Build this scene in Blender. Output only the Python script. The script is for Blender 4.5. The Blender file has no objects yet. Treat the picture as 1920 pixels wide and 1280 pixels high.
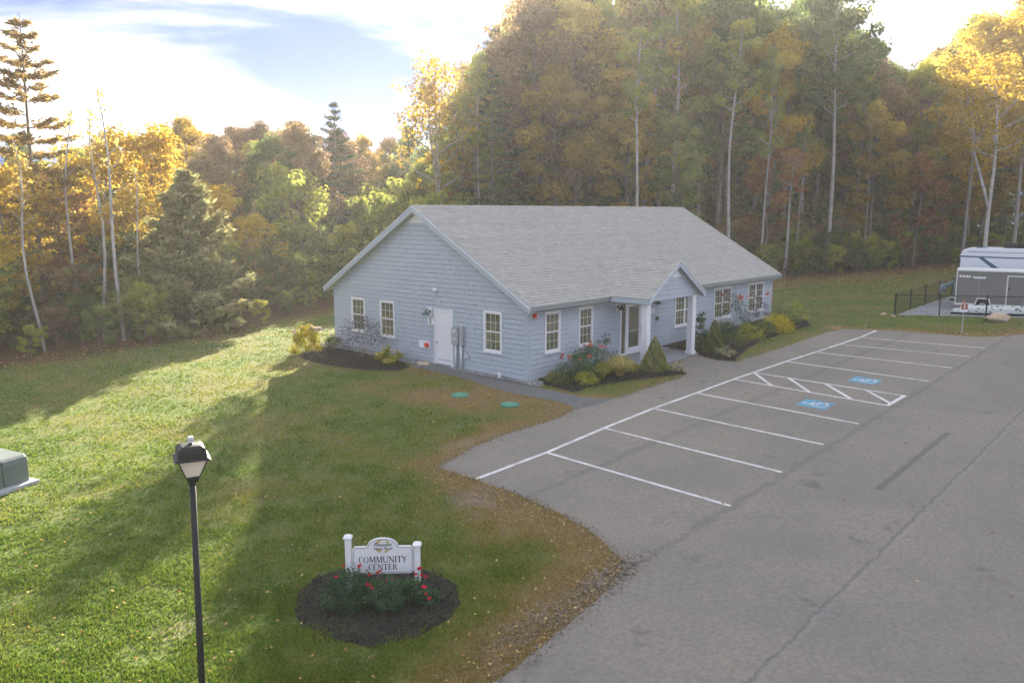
import bpy, bmesh, math, random
import numpy as np
from mathutils import Vector, Matrix
from mathutils.geometry import tessellate_polygon

sc = bpy.context.scene
COL = sc.collection
PI = math.pi
rng = np.random.default_rng(7)
random.seed(7)

# ------------------------------------------------------------------ camera
CAM_H = 6.321
cam_data = bpy.data.cameras.new('camera')
cam_data.sensor_width = 36.0
cam_data.lens = 28.04
cam_data.clip_end = 3000
cam = bpy.data.objects.new('camera', cam_data)
COL.objects.link(cam)
right = Vector((0.671814, -0.740719, -0.00073))
down = Vector((-0.118605, -0.106599, -0.987203))
fwd = Vector((0.731162, 0.663304, -0.159468))
m3 = Matrix((right, -down, -fwd)).transposed()
cam.matrix_world = Matrix.Translation((0, 0, CAM_H)) @ m3.to_4x4()
sc.camera = cam

# ------------------------------------------------------------------ sky, sun, exposure
SUN_AZ, SUN_EL = 39.3, 20.5          # degrees; azimuth measured from +x towards +y
SKY_STRENGTH = 0.15
SUN_STRENGTH = 2.5
EXPOSURE = 3.65
HAZE_DENSITY = 0.00044
sc.view_settings.view_transform = 'Standard'
sc.view_settings.look = 'None'
sc.view_settings.exposure = EXPOSURE
sc.view_settings.gamma = 1.0
sc.view_settings.use_curve_mapping = False
world = bpy.data.worlds.new('World')
sc.world = world
world.use_nodes = True
wn, wl = world.node_tree.nodes, world.node_tree.links
wn.clear()
w_out = wn.new('ShaderNodeOutputWorld')
w_bg = wn.new('ShaderNodeBackground')
w_sky = wn.new('ShaderNodeTexSky')
w_sky.sky_type = 'NISHITA'
w_sky.sun_disc = False
w_sky.sun_elevation = math.radians(SUN_EL)
w_sky.sun_rotation = math.radians(90 - SUN_AZ)
w_sky.altitude = 100
w_sky.air_density = 1.0
w_sky.dust_density = 0.3
w_sky.ozone_density = 2.0
w_bg.inputs['Strength'].default_value = SKY_STRENGTH
# thin cirrus: stretched noise over a plane far above
tc = wn.new('ShaderNodeTexCoord')
sep = wn.new('ShaderNodeSeparateXYZ')
wl.new(tc.outputs['Generated'], sep.inputs[0])
zc = wn.new('ShaderNodeMath'); zc.operation = 'MAXIMUM'; zc.inputs[1].default_value = 0.03
wl.new(sep.outputs['Z'], zc.inputs[0])
zo = wn.new('ShaderNodeMath'); zo.operation = 'ADD'; zo.inputs[1].default_value = 0.12
wl.new(zc.outputs[0], zo.inputs[0])
dx = wn.new('ShaderNodeMath'); dx.operation = 'DIVIDE'
dy = wn.new('ShaderNodeMath'); dy.operation = 'DIVIDE'
wl.new(sep.outputs['X'], dx.inputs[0]); wl.new(zo.outputs[0], dx.inputs[1])
wl.new(sep.outputs['Y'], dy.inputs[0]); wl.new(zo.outputs[0], dy.inputs[1])
cmb = wn.new('ShaderNodeCombineXYZ')
wl.new(dx.outputs[0], cmb.inputs[0]); wl.new(dy.outputs[0], cmb.inputs[1])
mp = wn.new('ShaderNodeMapping')
mp.inputs['Rotation'].default_value = (0, 0, -0.2768)
mp.inputs['Scale'].default_value = (0.55, 0.9, 1)
mp.inputs['Location'].default_value = (34.856, 8.378, 0)
wl.new(cmb.outputs[0], mp.inputs[0])
cn = wn.new('ShaderNodeTexNoise')
cn.inputs['Scale'].default_value = 0.9
cn.inputs['Detail'].default_value = 7
cn.inputs['Roughness'].default_value = 0.55
cn.inputs['Distortion'].default_value = 0.6
wl.new(mp.outputs[0], cn.inputs['Vector'])
cr = wn.new('ShaderNodeMapRange')
cr.inputs['From Min'].default_value = 0.385
cr.inputs['From Max'].default_value = 0.635
cr.inputs['To Max'].default_value = 0.9
cr.interpolation_type = 'SMOOTHSTEP'
wl.new(cn.outputs['Fac'], cr.inputs['Value'])
cmix = wn.new('ShaderNodeMix'); cmix.data_type = 'RGBA'
wl.new(cr.outputs[0], cmix.inputs['Factor'])
w_hue = wn.new('ShaderNodeMix'); w_hue.data_type = 'RGBA'; w_hue.blend_type = 'MULTIPLY'
w_hue.inputs['Factor'].default_value = 1.0
w_hue.inputs['B'].default_value = (0.024, 0.074, 0.225, 1)
w_gam = wn.new('ShaderNodeGamma')
w_gam.inputs['Gamma'].default_value = 0.35
wl.new(w_sky.outputs[0], w_gam.inputs['Color'])
wl.new(w_gam.outputs[0], w_hue.inputs['A'])
wl.new(w_hue.outputs['Result'], cmix.inputs['A'])
cmix.inputs['B'].default_value = (1.16, 1.15, 1.17, 1)
wl.new(cmix.outputs['Result'], w_bg.inputs['Color'])
wl.new(w_bg.outputs[0], w_out.inputs[0])

sun_d = bpy.data.lights.new('sun', 'SUN')
sun_d.energy = SUN_STRENGTH
sun_d.angle = math.radians(0.5)
sun_d.color = (1.0, 0.88, 0.70)
sun = bpy.data.objects.new('sun', sun_d)
COL.objects.link(sun)
sd = Vector((math.cos(math.radians(SUN_AZ)) * math.cos(math.radians(SUN_EL)),
             math.sin(math.radians(SUN_AZ)) * math.cos(math.radians(SUN_EL)),
             math.sin(math.radians(SUN_EL))))
sun.rotation_euler = sd.to_track_quat('Z', 'Y').to_euler()
sun.location = (0, 0, 60)
sc.cycles.max_bounces = 6
sc.cycles.transparent_max_bounces = 8
sc.cycles.volume_bounces = 1

# ------------------------------------------------------------------ materials
def col4(c):
    return (c[0], c[1], c[2], 1.0)

def mat(name, c, rough=0.7, c2=None, scale=4.0, spec=0.3, metal=0.0, bump=0.0, bscale=40.0, detail=4.0, stretch=(1, 1, 1)):
    m = bpy.data.materials.new(name)
    m.use_nodes = True
    n, l = m.node_tree.nodes, m.node_tree.links
    b = n['Principled BSDF']
    b.inputs['Base Color'].default_value = col4(c)
    b.inputs['Roughness'].default_value = rough
    b.inputs['Specular IOR Level'].default_value = spec
    b.inputs['Metallic'].default_value = metal
    t = n.new('ShaderNodeTexCoord')
    mp = n.new('ShaderNodeMapping')
    mp.inputs['Scale'].default_value = stretch
    l.new(t.outputs['Object'], mp.inputs[0])
    if c2 is not None:
        nz = n.new('ShaderNodeTexNoise')
        nz.inputs['Scale'].default_value = scale
        nz.inputs['Detail'].default_value = detail
        nz.inputs['Roughness'].default_value = 0.65
        l.new(mp.outputs[0], nz.inputs['Vector'])
        mr = n.new('ShaderNodeMapRange')
        mr.inputs['From Min'].default_value = 0.3
        mr.inputs['From Max'].default_value = 0.7
        l.new(nz.outputs['Fac'], mr.inputs['Value'])
        mx = n.new('ShaderNodeMix'); mx.data_type = 'RGBA'
        l.new(mr.outputs[0], mx.inputs['Factor'])
        mx.inputs['A'].default_value = col4(c)
        mx.inputs['B'].default_value = col4(c2)
        l.new(mx.outputs['Result'], b.inputs['Base Color'])
    if bump > 0:
        nb = n.new('ShaderNodeTexNoise')
        nb.inputs['Scale'].default_value = bscale
        nb.inputs['Detail'].default_value = 3
        l.new(mp.outputs[0], nb.inputs['Vector'])
        bp = n.new('ShaderNodeBump')
        bp.inputs['Strength'].default_value = bump
        bp.inputs['Distance'].default_value = 0.02
        l.new(nb.outputs['Fac'], bp.inputs['Height'])
        l.new(bp.outputs[0], b.inputs['Normal'])
    return m

def ramp(n, stops):
    r = n.new('ShaderNodeValToRGB')
    e = r.color_ramp.elements
    e[0].position, e[0].color = stops[0][0], col4(stops[0][1])
    e[1].position, e[1].color = stops[-1][0], col4(stops[-1][1])
    for p, c in stops[1:-1]:
        x = e.new(p); x.color = col4(c)
    return r

def tint_mat(name, stops, rough=0.8, spec=0.2, objvar=0.0, noise=0.0):
    """colour picked per piece from the face attribute 'tint'"""
    m = bpy.data.materials.new(name); m.use_nodes = True
    n, l = m.node_tree.nodes, m.node_tree.links
    b = n['Principled BSDF']
    b.inputs['Roughness'].default_value = rough
    b.inputs['Specular IOR Level'].default_value = spec
    a = n.new('ShaderNodeAttribute'); a.attribute_name = 'tint'
    r = ramp(n, stops)
    src = a.outputs['Fac']
    if noise > 0:
        t = n.new('ShaderNodeTexCoord')
        nz = n.new('ShaderNodeTexNoise'); nz.inputs['Scale'].default_value = 1.3; nz.inputs['Detail'].default_value = 5
        l.new(t.outputs['Object'], nz.inputs['Vector'])
        ma = n.new('ShaderNodeMath'); ma.operation = 'MULTIPLY_ADD'
        ma.inputs[1].default_value = noise; ma.inputs[2].default_value = -noise * 0.5
        l.new(nz.outputs['Fac'], ma.inputs[0])
        ad = n.new('ShaderNodeMath'); ad.operation = 'ADD'
        l.new(ma.outputs[0], ad.inputs[0]); l.new(src, ad.inputs[1]); src = ad.outputs[0]
    l.new(src, r.inputs['Fac'])
    l.new(r.outputs['Color'], b.inputs['Base Color'])
    return m

def leaf_mat(name, stops, trans=0.52, objvar=0.5):
    m = bpy.data.materials.new(name); m.use_nodes = True
    n, l = m.node_tree.nodes, m.node_tree.links
    n.clear()
    o = n.new('ShaderNodeOutputMaterial')
    a = n.new('ShaderNodeAttribute'); a.attribute_name = 'tint'
    oi = n.new('ShaderNodeObjectInfo')
    ma = n.new('ShaderNodeMath'); ma.operation = 'MULTIPLY_ADD'
    ma.inputs[1].default_value = objvar; ma.inputs[2].default_value = -objvar / 2
    l.new(oi.outputs['Random'], ma.inputs[0])
    ad = n.new('ShaderNodeMath'); ad.operation = 'ADD'; ad.use_clamp = True
    l.new(ma.outputs[0], ad.inputs[0]); l.new(a.outputs['Fac'], ad.inputs[1])
    r = ramp(n, stops)
    l.new(ad.outputs[0], r.inputs['Fac'])
    d = n.new('ShaderNodeBsdfDiffuse')
    t = n.new('ShaderNodeBsdfTranslucent')
    mx = n.new('ShaderNodeMixShader'); mx.inputs[0].default_value = trans
    l.new(r.outputs['Color'], d.inputs['Color']); l.new(r.outputs['Color'], t.inputs['Color'])
    l.new(d.outputs[0], mx.inputs[1]); l.new(t.outputs[0], mx.inputs[2])
    l.new(mx.outputs[0], o.inputs['Surface'])
    return m

M = {}
M['siding'] = tint_mat('blue_grey_siding', [(0.0, (0.36, 0.412, 0.455)), (0.5, (0.39, 0.442, 0.485)), (1.0, (0.425, 0.475, 0.515))], 0.6, 0.3, noise=0.12)
M['core'] = mat('sheathing', (0.19, 0.23, 0.255), 0.8)
M['roof'] = tint_mat('roof_shingle_grey', [(0.0, (0.27, 0.268, 0.24)), (0.4, (0.325, 0.322, 0.29)), (0.75, (0.37, 0.365, 0.325)), (1.0, (0.42, 0.41, 0.365))], 0.95, 0.15, noise=0.3)
M['trim'] = mat('blue_grey_trim', (0.375, 0.425, 0.465), 0.5, (0.395, 0.445, 0.485), 3)
M['drip'] = mat('drip_edge_metal', (0.62, 0.66, 0.69), 0.4)
M['white'] = mat('white_vinyl', (0.78, 0.78, 0.77), 0.45, (0.70, 0.70, 0.70), 6)
M['muntin'] = mat('cream_muntin', (0.62, 0.64, 0.55), 0.5)
M['door'] = mat('white_painted_door', (0.74, 0.73, 0.74), 0.45, (0.69, 0.68, 0.70), 2)
M['fascia'] = mat('grey_fascia', (0.22, 0.24, 0.235), 0.6)
M['soffit'] = mat('soffit_vinyl', (0.36, 0.38, 0.36), 0.7)
M['concrete'] = mat('foundation_concrete', (0.46, 0.43, 0.38), 0.9, (0.36, 0.34, 0.31), 5, bump=0.3)
M['slab'] = mat('porch_concrete', (0.30, 0.31, 0.32), 0.85, (0.22, 0.235, 0.25), 2.5, bump=0.3)
M['steel'] = mat('galvanised_steel', (0.42, 0.44, 0.45), 0.5, (0.34, 0.36, 0.37), 9, metal=0.3)
M['conduit'] = mat('grey_plastic_conduit', (0.52, 0.55, 0.55), 0.5)
M['darkgreen'] = mat('dark_green_enamel', (0.03, 0.07, 0.065), 0.35, spec=0.5)
M['black'] = mat('black_powder_coat', (0.008, 0.009, 0.009), 0.5, (0.014, 0.014, 0.014), 12, spec=0.3)
M['brass'] = mat('dull_brass', (0.35, 0.27, 0.15), 0.35, metal=0.8)
M['red'] = mat('red_plastic', (0.62, 0.06, 0.035), 0.45)
M['rubber'] = mat('black_rubber', (0.02, 0.02, 0.02), 0.85)
M['dark'] = mat('dark_lettering', (0.02, 0.025, 0.035), 0.6)
M['cover'] = mat('green_plastic_cover', (0.07, 0.25, 0.17), 0.6, (0.10, 0.28, 0.20), 4)
M['mulch'] = mat('dark_bark_mulch', (0.020, 0.023, 0.017), 0.95, (0.045, 0.045, 0.033), 30, bump=1.0, bscale=60, detail=8)
M['tan_stone'] = mat('tan_stone', (0.40, 0.29, 0.19), 0.9, (0.52, 0.42, 0.30), 3, bump=0.6, bscale=8)
M['bark'] = mat('grey_brown_bark', (0.13, 0.105, 0.085), 0.95, (0.24, 0.21, 0.18), 3, bump=0.6, bscale=14, stretch=(1, 1, 0.25))
M['palebark'] = mat('pale_birch_bark', (0.52, 0.50, 0.46), 0.85, (0.26, 0.24, 0.22), 2.2, stretch=(1, 1, 0.6))
M['greybark'] = mat('light_grey_bark', (0.34, 0.31, 0.275), 0.9, (0.20, 0.18, 0.16), 2.5, stretch=(1, 1, 0.4))
M['twig'] = mat('grey_twig', (0.20, 0.165, 0.14), 0.9)

def glass_mat(name, base, c2):
    m = bpy.data.materials.new(name); m.use_nodes = True
    n, l = m.node_tree.nodes, m.node_tree.links
    b = n['Principled BSDF']
    b.inputs['Roughness'].default_value = 0.04
    b.inputs['Specular IOR Level'].default_value = 0.6
    b.inputs['Coat Weight'].default_value = 0.6
    b.inputs['Coat Roughness'].default_value = 0.02
    t = n.new('ShaderNodeTexCoord')
    nz = n.new('ShaderNodeTexNoise'); nz.inputs['Scale'].default_value = 2.4; nz.inputs['Detail'].default_value = 2
    l.new(t.outputs['Object'], nz.inputs['Vector'])
    r = ramp(n, [(0.35, base), (0.65, c2)])
    l.new(nz.outputs['Fac'], r.inputs['Fac']); l.new(r.outputs['Color'], b.inputs['Base Color'])
    return m
M['glass'] = glass_mat('window_glass', (0.085, 0.095, 0.065), (0.17, 0.165, 0.11))
M['doorglass'] = glass_mat('door_glass', (0.09, 0.095, 0.06), (0.15, 0.145, 0.095))

LEAF = {
 'yellow': leaf_mat('yellow_leaves', [(0, (0.216, 0.168, 0.032)), (0.35, (0.454, 0.303, 0.038)), (0.7, (0.648, 0.449, 0.054)), (1, (0.594, 0.505, 0.086))]),
 'gold': leaf_mat('golden_brown_leaves', [(0, (0.203, 0.149, 0.044)), (0.4, (0.405, 0.288, 0.069)), (0.75, (0.580, 0.437, 0.094)), (1, (0.675, 0.562, 0.138))]),
 'brown': leaf_mat('russet_brown_leaves', [(0, (0.130, 0.088, 0.058)), (0.4, (0.240, 0.162, 0.098)), (0.75, (0.338, 0.243, 0.124)), (1, (0.429, 0.338, 0.143))]),
 'olive': leaf_mat('olive_leaves', [(0, (0.115, 0.159, 0.046)), (0.4, (0.229, 0.287, 0.065)), (0.75, (0.395, 0.415, 0.078)), (1, (0.535, 0.511, 0.091))]),
 'green': leaf_mat('green_leaves', [(0, (0.075, 0.125, 0.045)), (0.45, (0.143, 0.211, 0.068)), (0.8, (0.255, 0.312, 0.090)), (1, (0.420, 0.421, 0.105))]),
 'orange': leaf_mat('orange_leaves', [(0, (0.22, 0.11, 0.055)), (0.45, (0.40, 0.21, 0.09)), (0.8, (0.52, 0.30, 0.12)), (1, (0.55, 0.38, 0.14))]),
 'pine': leaf_mat('pine_needles', [(0, (0.035, 0.066, 0.042)), (0.45, (0.070, 0.116, 0.063)), (0.8, (0.126, 0.175, 0.077)), (1, (0.224, 0.218, 0.084))], 0.25),
 'goldpine': leaf_mat('brown_pine_needles', [(0, (0.14, 0.11, 0.04)), (0.45, (0.28, 0.20, 0.065)), (0.8, (0.38, 0.26, 0.08)), (1, (0.44, 0.32, 0.10))], 0.45),
 'sage': leaf_mat('grey_green_needles', [(0, (0.220, 0.203, 0.085)), (0.45, (0.405, 0.389, 0.169)), (0.8, (0.524, 0.557, 0.288)), (1, (0.641, 0.624, 0.338))], 0.35),
 'shrub': leaf_mat('shrub_leaves', [(0, (0.075, 0.114, 0.043)), (0.45, (0.128, 0.179, 0.064)), (0.8, (0.224, 0.259, 0.086)), (1, (0.359, 0.324, 0.100))]),
 'rose': leaf_mat('rose_leaves', [(0, (0.038, 0.083, 0.042)), (0.5, (0.075, 0.143, 0.068)), (0.85, (0.128, 0.210, 0.098)), (1, (0.210, 0.285, 0.120))], 0.3),
 'lime': leaf_mat('yellow_green_leaves', [(0, (0.161, 0.184, 0.034)), (0.5, (0.322, 0.345, 0.052)), (0.85, (0.483, 0.460, 0.069)), (1, (0.575, 0.517, 0.115))], 0.35),
 'bright': leaf_mat('bright_yellow_leaves', [(0, (0.30, 0.26, 0.02)), (0.5, (0.55, 0.46, 0.03)), (1, (0.70, 0.60, 0.05))], 0.35),
 'purple': leaf_mat('dark_purple_leaves', [(0, (0.045, 0.04, 0.06)), (0.5, (0.09, 0.075, 0.105)), (1, (0.17, 0.14, 0.18))], 0.2),
 'cone': leaf_mat('spruce_needles', [(0, (0.109, 0.139, 0.039)), (0.5, (0.217, 0.240, 0.062)), (1, (0.341, 0.326, 0.093))], 0.25),
 'straw': leaf_mat('straw_grass', [(0, (0.240, 0.228, 0.060)), (0.5, (0.456, 0.396, 0.108)), (1, (0.624, 0.528, 0.192))], 0.35),
 'redflower': leaf_mat('red_petals', [(0, (0.55, 0.02, 0.04)), (1, (0.75, 0.05, 0.08))], 0.3),
 'pinkflower': leaf_mat('coral_petals', [(0, (0.60, 0.16, 0.10)), (1, (0.70, 0.28, 0.20))], 0.3),
 'whiteflower': leaf_mat('cream_petals', [(0, (0.62, 0.50, 0.42)), (1, (0.75, 0.68, 0.58))], 0.3),
 'cream': leaf_mat('cream_edged_leaves', [(0, (0.12, 0.16, 0.05)), (0.5, (0.30, 0.30, 0.14)), (1, (0.62, 0.56, 0.36))], 0.3),
 'litter': leaf_mat('dry_fallen_leaves', [(0, (0.20, 0.10, 0.04)), (0.4, (0.36, 0.20, 0.07)), (0.8, (0.52, 0.36, 0.14)), (1, (0.60, 0.50, 0.25))], 0.2),
}

# ------------------------------------------------------------------ mesh helpers
class MB:
    def __init__(self):
        self.v, self.f, self.t = [], [], []
    def quad(self, a, b, c, d, t=0.5):
        i = len(self.v); self.v += [tuple(a), tuple(b), tuple(c), tuple(d)]
        self.f.append((i, i + 1, i + 2, i + 3)); self.t.append(t)
    def tri(self, a, b, c, t=0.5):
        i = len(self.v); self.v += [tuple(a), tuple(b), tuple(c)]
        self.f.append((i, i + 1, i + 2)); self.t.append(t)
    def hexa(self, p, t=0.5):
        """8 points: bottom 4 then top 4"""
        i = len(self.v); self.v += [tuple(q) for q in p]
        for f in ((3, 2, 1, 0), (4, 5, 6, 7), (0, 1, 5, 4), (1, 2, 6, 5), (2, 3, 7, 6), (3, 0, 4, 7)):
            self.f.append(tuple(i + k for k in f)); self.t.append(t)
    def box(self, x0, x1, y0, y1, z0, z1, t=0.5):
        self.hexa([(x0, y0, z0), (x1, y0, z0), (x1, y1, z0), (x0, y1, z0),
                   (x0, y0, z1), (x1, y0, z1), (x1, y1, z1), (x0, y1, z1)], t)
    def obox(self, o, u, v, w, t=0.5):
        o, u, v, w = Vector(o), Vector(u), Vector(v), Vector(w)
        self.hexa([o, o + u, o + u + v, o + v, o + w, o + u + w, o + u + v + w, o + v + w], t)
    def tube(self, pts, rad, n=8, cap=True, t=0.5):
        pts = [Vector(p) for p in pts]
        if not hasattr(rad, '__len__'):
            rad = [rad] * len(pts)
        base = len(self.v)
        ref = None
        for i, p in enumerate(pts):
            d = (pts[min(i + 1, len(pts) - 1)] - pts[max(i - 1, 0)])
            if d.length < 1e-9: d = Vector((0, 0, 1))
            d.normalize()
            if ref is None:
                ref = Vector((1, 0, 0)) if abs(d.x) < 0.8 else Vector((0, 1, 0))
            a = (ref - d * ref.dot(d)).normalized(); ref = a
            b = d.cross(a)
            for k in range(n):
                q = p + (a * math.cos(2 * PI * k / n) + b * math.sin(2 * PI * k / n)) * rad[i]
                self.v.append(tuple(q))
        for i in range(len(pts) - 1):
            for k in range(n):
                k2 = (k + 1) % n
                self.f.append((base + i * n + k, base + i * n + k2, base + (i + 1) * n + k2, base + (i + 1) * n + k)); self.t.append(t)
        if cap:
            self.f.append(tuple(base + k for k in range(n - 1, -1, -1))); self.t.append(t)
            self.f.append(tuple(base + (len(pts) - 1) * n + k for k in range(n))); self.t.append(t)
    def prism(self, poly, off, t=0.5):
        """planar polygon (list of points) extruded by the vector off"""
        poly = [Vector(p) for p in poly]; off = Vector(off); n = len(poly); i = len(self.v)
        self.v += [tuple(p) for p in poly] + [tuple(p + off) for p in poly]
        for tr in tessellate_polygon([poly]):
            self.f.append(tuple(i + k for k in tr)); self.t.append(t)
            self.f.append(tuple(i + n + k for k in reversed(tr))); self.t.append(t)
        for k in range(n):
            k2 = (k + 1) % n
            self.f.append((i + k, i + k2, i + n + k2, i + n + k)); self.t.append(t)
    def lathe(self, prof, n=20, c=(0, 0, 0), t=0.5):
        i = len(self.v)
        for r, z in prof:
            for k in range(n):
                a = 2 * PI * k / n
                self.v.append((c[0] + r * math.cos(a), c[1] + r * math.sin(a), c[2] + z))
        for j in range(len(prof) - 1):
            for k in range(n):
                k2 = (k + 1) % n
                self.f.append((i + j * n + k, i + j * n + k2, i + (j + 1) * n + k2, i + (j + 1) * n + k)); self.t.append(t)
        self.f.append(tuple(i + k for k in range(n - 1, -1, -1))); self.t.append(t)
        self.f.append(tuple(i + (len(prof) - 1) * n + k for k in range(n))); self.t.append(t)
    def mesh(self, name, smooth=False, fix=True):
        me = bpy.data.meshes.new(name)
        me.from_pydata(self.v, [], self.f)
        if self.t:
            a = me.attributes.new('tint', 'FLOAT', 'FACE')
            a.data.foreach_set('value', self.t)
        if fix:
            bm = bmesh.new(); bm.from_mesh(me)
            bmesh.ops.recalc_face_normals(bm, faces=bm.faces)
            bm.to_mesh(me); bm.free()
        if smooth:
            me.polygons.foreach_set('use_smooth', [True] * len(me.polygons))
        me.update()
        return me
    def build(self, name, m, parent=None, smooth=False, bevel=0.0, fix=True, loc=None):
        me = self.mesh(name, smooth, fix)
        me.materials.append(M[m] if isinstance(m, str) else m)
        return link(name, me, parent, bevel, loc)

def link(name, me, parent=None, bevel=0.0, loc=None):
    o = bpy.data.objects.new(name, me)
    COL.objects.link(o)
    if parent is not None:
        o.parent = parent
        if loc is None:      # geometry was written in world metres: undo the parent's placing
            o.matrix_parent_inverse = world_inverse(parent)
    if loc is not None:
        o.location = loc
    if bevel > 0:
        b = o.modifiers.new('edge', 'BEVEL'); b.width = bevel; b.segments = 2; b.limit_method = 'ANGLE'
    return o

def world_inverse(o):
    mt = Matrix.Identity(4)
    while o is not None:
        mt = o.matrix_parent_inverse @ o.matrix_basis @ mt
        o = o.parent
    return mt.inverted()

def tag(o, label, cat, group=None, kind=None):
    if label: o['label'] = label
    if cat: o['category'] = cat
    if group: o['group'] = group
    if kind: o['kind'] = kind
    return o

def empty(name, loc, label=None, cat=None, group=None, rz=0.0):
    o = bpy.data.objects.new(name, None)
    o.empty_display_size = 0.2
    COL.objects.link(o)
    o.location = loc; o.rotation_euler = (0, 0, rz)
    return tag(o, label, cat, group)

def np_mesh(name, verts, nper, tint=None, mats=None, attrs=None):
    """many separate polygons of nper corners each, straight from an array (N*nper, 3)"""
    nv = len(verts); nf = nv // nper
    me = bpy.data.meshes.new(name)
    me.vertices.add(nv)
    me.vertices.foreach_set('co', np.ascontiguousarray(verts, dtype=np.float32).ravel())
    me.loops.add(nv)
    me.loops.foreach_set('vertex_index', np.arange(nv, dtype=np.int32))
    me.polygons.add(nf)
    me.polygons.foreach_set('loop_start', np.arange(0, nv, nper, dtype=np.int32))
    me.polygons.foreach_set('loop_total', np.full(nf, nper, dtype=np.int32))
    if tint is not None:
        a = me.attributes.new('tint', 'FLOAT', 'FACE')
        a.data.foreach_set('value', np.ascontiguousarray(tint, dtype=np.float32))
    if mats is not None:
        me.materials.append(mats)
    me.update(calc_edges=True)
    return me

def unit(v):
    return v / np.maximum(np.linalg.norm(v, axis=-1, keepdims=True), 1e-9)

def leaf_quads(c, size, aspect=0.6, up=0.35, g=rng, direction=None, out_n=None):
    """rhombic leaves at the points c; up pulls the normals towards +z"""
    n = len(c)
    nrm = g.normal(size=(n, 3)); nrm = unit(nrm); nrm[:, 2] = np.abs(nrm[:, 2]) + up; nrm = unit(nrm)
    if out_n is not None: nrm = unit(out_n * 0.9 + nrm * 0.55 + np.array([0, 0, 0.25]))
    r = g.normal(size=(n, 3)) if direction is None else direction + g.normal(size=(n, 3)) * 0.25
    a = unit(r - nrm * np.sum(r * nrm, 1, keepdims=True)); b = np.cross(nrm, a)
    s = (size * g.uniform(0.6, 1.3, n))[:, None] if np.isscalar(size) else (size * g.uniform(0.7, 1.2, n))[:, None]
    fold = nrm * s * 0.12
    out = np.empty((n, 4, 3))
    out[:, 0] = c - a * s * 0.5; out[:, 1] = c + b * s * 0.5 * aspect + fold
    out[:, 2] = c + a * s * 0.5; out[:, 3] = c - b * s * 0.5 * aspect + fold
    return out.reshape(-1, 3)

def clump_leaves(cent, rad, per, size, aspect=0.6, up=0.35, g=rng, flat=0.6, tintvar=0.18, ctint=None, hollow=False, coherent=False):
    k = len(cent)
    idx = np.repeat(np.arange(k), per)
    d = g.normal(size=(len(idx), 3)) * 0.55
    if hollow:
        d = unit(d) * g.uniform(0.6, 1.05, (len(idx), 1))
    d[:, 2] *= flat
    rr = rad if np.isscalar(rad) else rad[idx][:, None]
    pts = cent[idx] + d * rr
    if ctint is None:
        ctint = g.uniform(0.15, 0.85, k)
    t = np.clip(ctint[idx] + g.normal(size=len(idx)) * tintvar, 0, 1)
    return leaf_quads(pts, size, aspect, up, g, None, unit(d) if coherent else None), t

# value noise for ground cover (sum of rotated sines, plan metres)
def wob(x, y, s, seed=0):
    r = np.random.default_rng(seed + 100); v = np.zeros_like(x, dtype=float)
    for k in range(7):
        a = r.uniform(0, 2 * PI); f = s * r.uniform(0.6, 1.7); p = r.uniform(0, 2 * PI)
        v += np.sin((x * math.cos(a) + y * math.sin(a)) * f + p + 1.3 * np.sin((x * math.sin(a) - y * math.cos(a)) * f * 0.7 + p))
    return v / 7.0 * 1.6

def sstep(a, b, x):
    t = np.clip((x - a) / (b - a), 0, 1); return t * t * (3 - 2 * t)

SX, SY = 0.020345, 0.012391
def gz_plane(x, y):
    return SX * (np.clip(x, -40, 100) - 20) + SY * (np.clip(y, -40, 90) - 12)
def gz(x, y):
    """ground height in metres (the site rises gently towards the wood)"""
    x = np.asarray(x, float); y = np.asarray(y, float)
    m = sstep(0, 5, 18.0 - x) * sstep(0, 5, y - 16.5)
    return gz_plane(x, y) + m * (0.10 * wob(x, y, 0.35, 3) + 0.035 * wob(x, y, 1.1, 4))
def g1(x, y):
    return float(gz(np.array([x]), np.array([y]))[0])

def in_poly(x, y, poly):
    inside = np.zeros(len(x), bool)
    n = len(poly)
    for i in range(n):
        x0, y0 = poly[i]; x1, y1 = poly[(i + 1) % n]
        if y0 == y1: continue
        c = ((y0 > y) != (y1 > y)) & (x < (x1 - x0) * (y - y0) / (y1 - y0) + x0)
        inside ^= c
    return inside
def dist_poly(x, y, poly, closed=True):
    d = np.full(len(x), 1e9)
    n = len(poly)
    for i in range(n if closed else n - 1):
        ax, ay = poly[i]; bx, by = poly[(i + 1) % n]
        ex, ey = bx - ax, by - ay
        t = np.clip(((x - ax) * ex + (y - ay) * ey) / max(ex * ex + ey * ey, 1e-9), 0, 1)
        d = np.minimum(d, np.hypot(x - ax - t * ex, y - ay - t * ey))
    return d

# ------------------------------------------------------------------ ground plan (metres)
LOT = [(13.22, 14.55), (13.26, 13.23), (13.20, 12.2), (13.13, 11.26), (12.98, 10.4), (12.79, 9.63), (12.52, 8.95), (12.19, 8.4), (12.0, 8.05),
       (11.75, 7.85), (11.12, 7.65), (9.94, 7.46), (8.52, 7.29), (7.6, 7.21), (4.0, 6.9), (-5, 6.2), (-30, 4), (-60, -50), (90, -50), (75, -8), (52, 4.2),
       (47.6, 5.9), (45.11, 7.32), (43.62, 8.15), (42.81, 8.88), (42.5, 10.42), (42.28, 11.82), (41.8, 13.12), (41.1, 14.41), (39.9, 14.72), (38.18, 14.75),
       (36, 14.72), (34.38, 14.7), (32, 14.8), (30.78, 14.9), (30.05, 14.8), (29.86, 15.57), (30.1, 16.4), (30.55, 16.9), (26.5, 16.9), (26.95, 16.0),
       (26.79, 15.2), (26.3, 15.1), (24.5, 15.15), (22.6, 15.12), (21.85, 15.2), (21.5, 15.6), (20.5, 15.5), (19.92, 15.33), (18.79, 15.1), (16.58, 15.2), (14.82, 15.02)]
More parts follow.
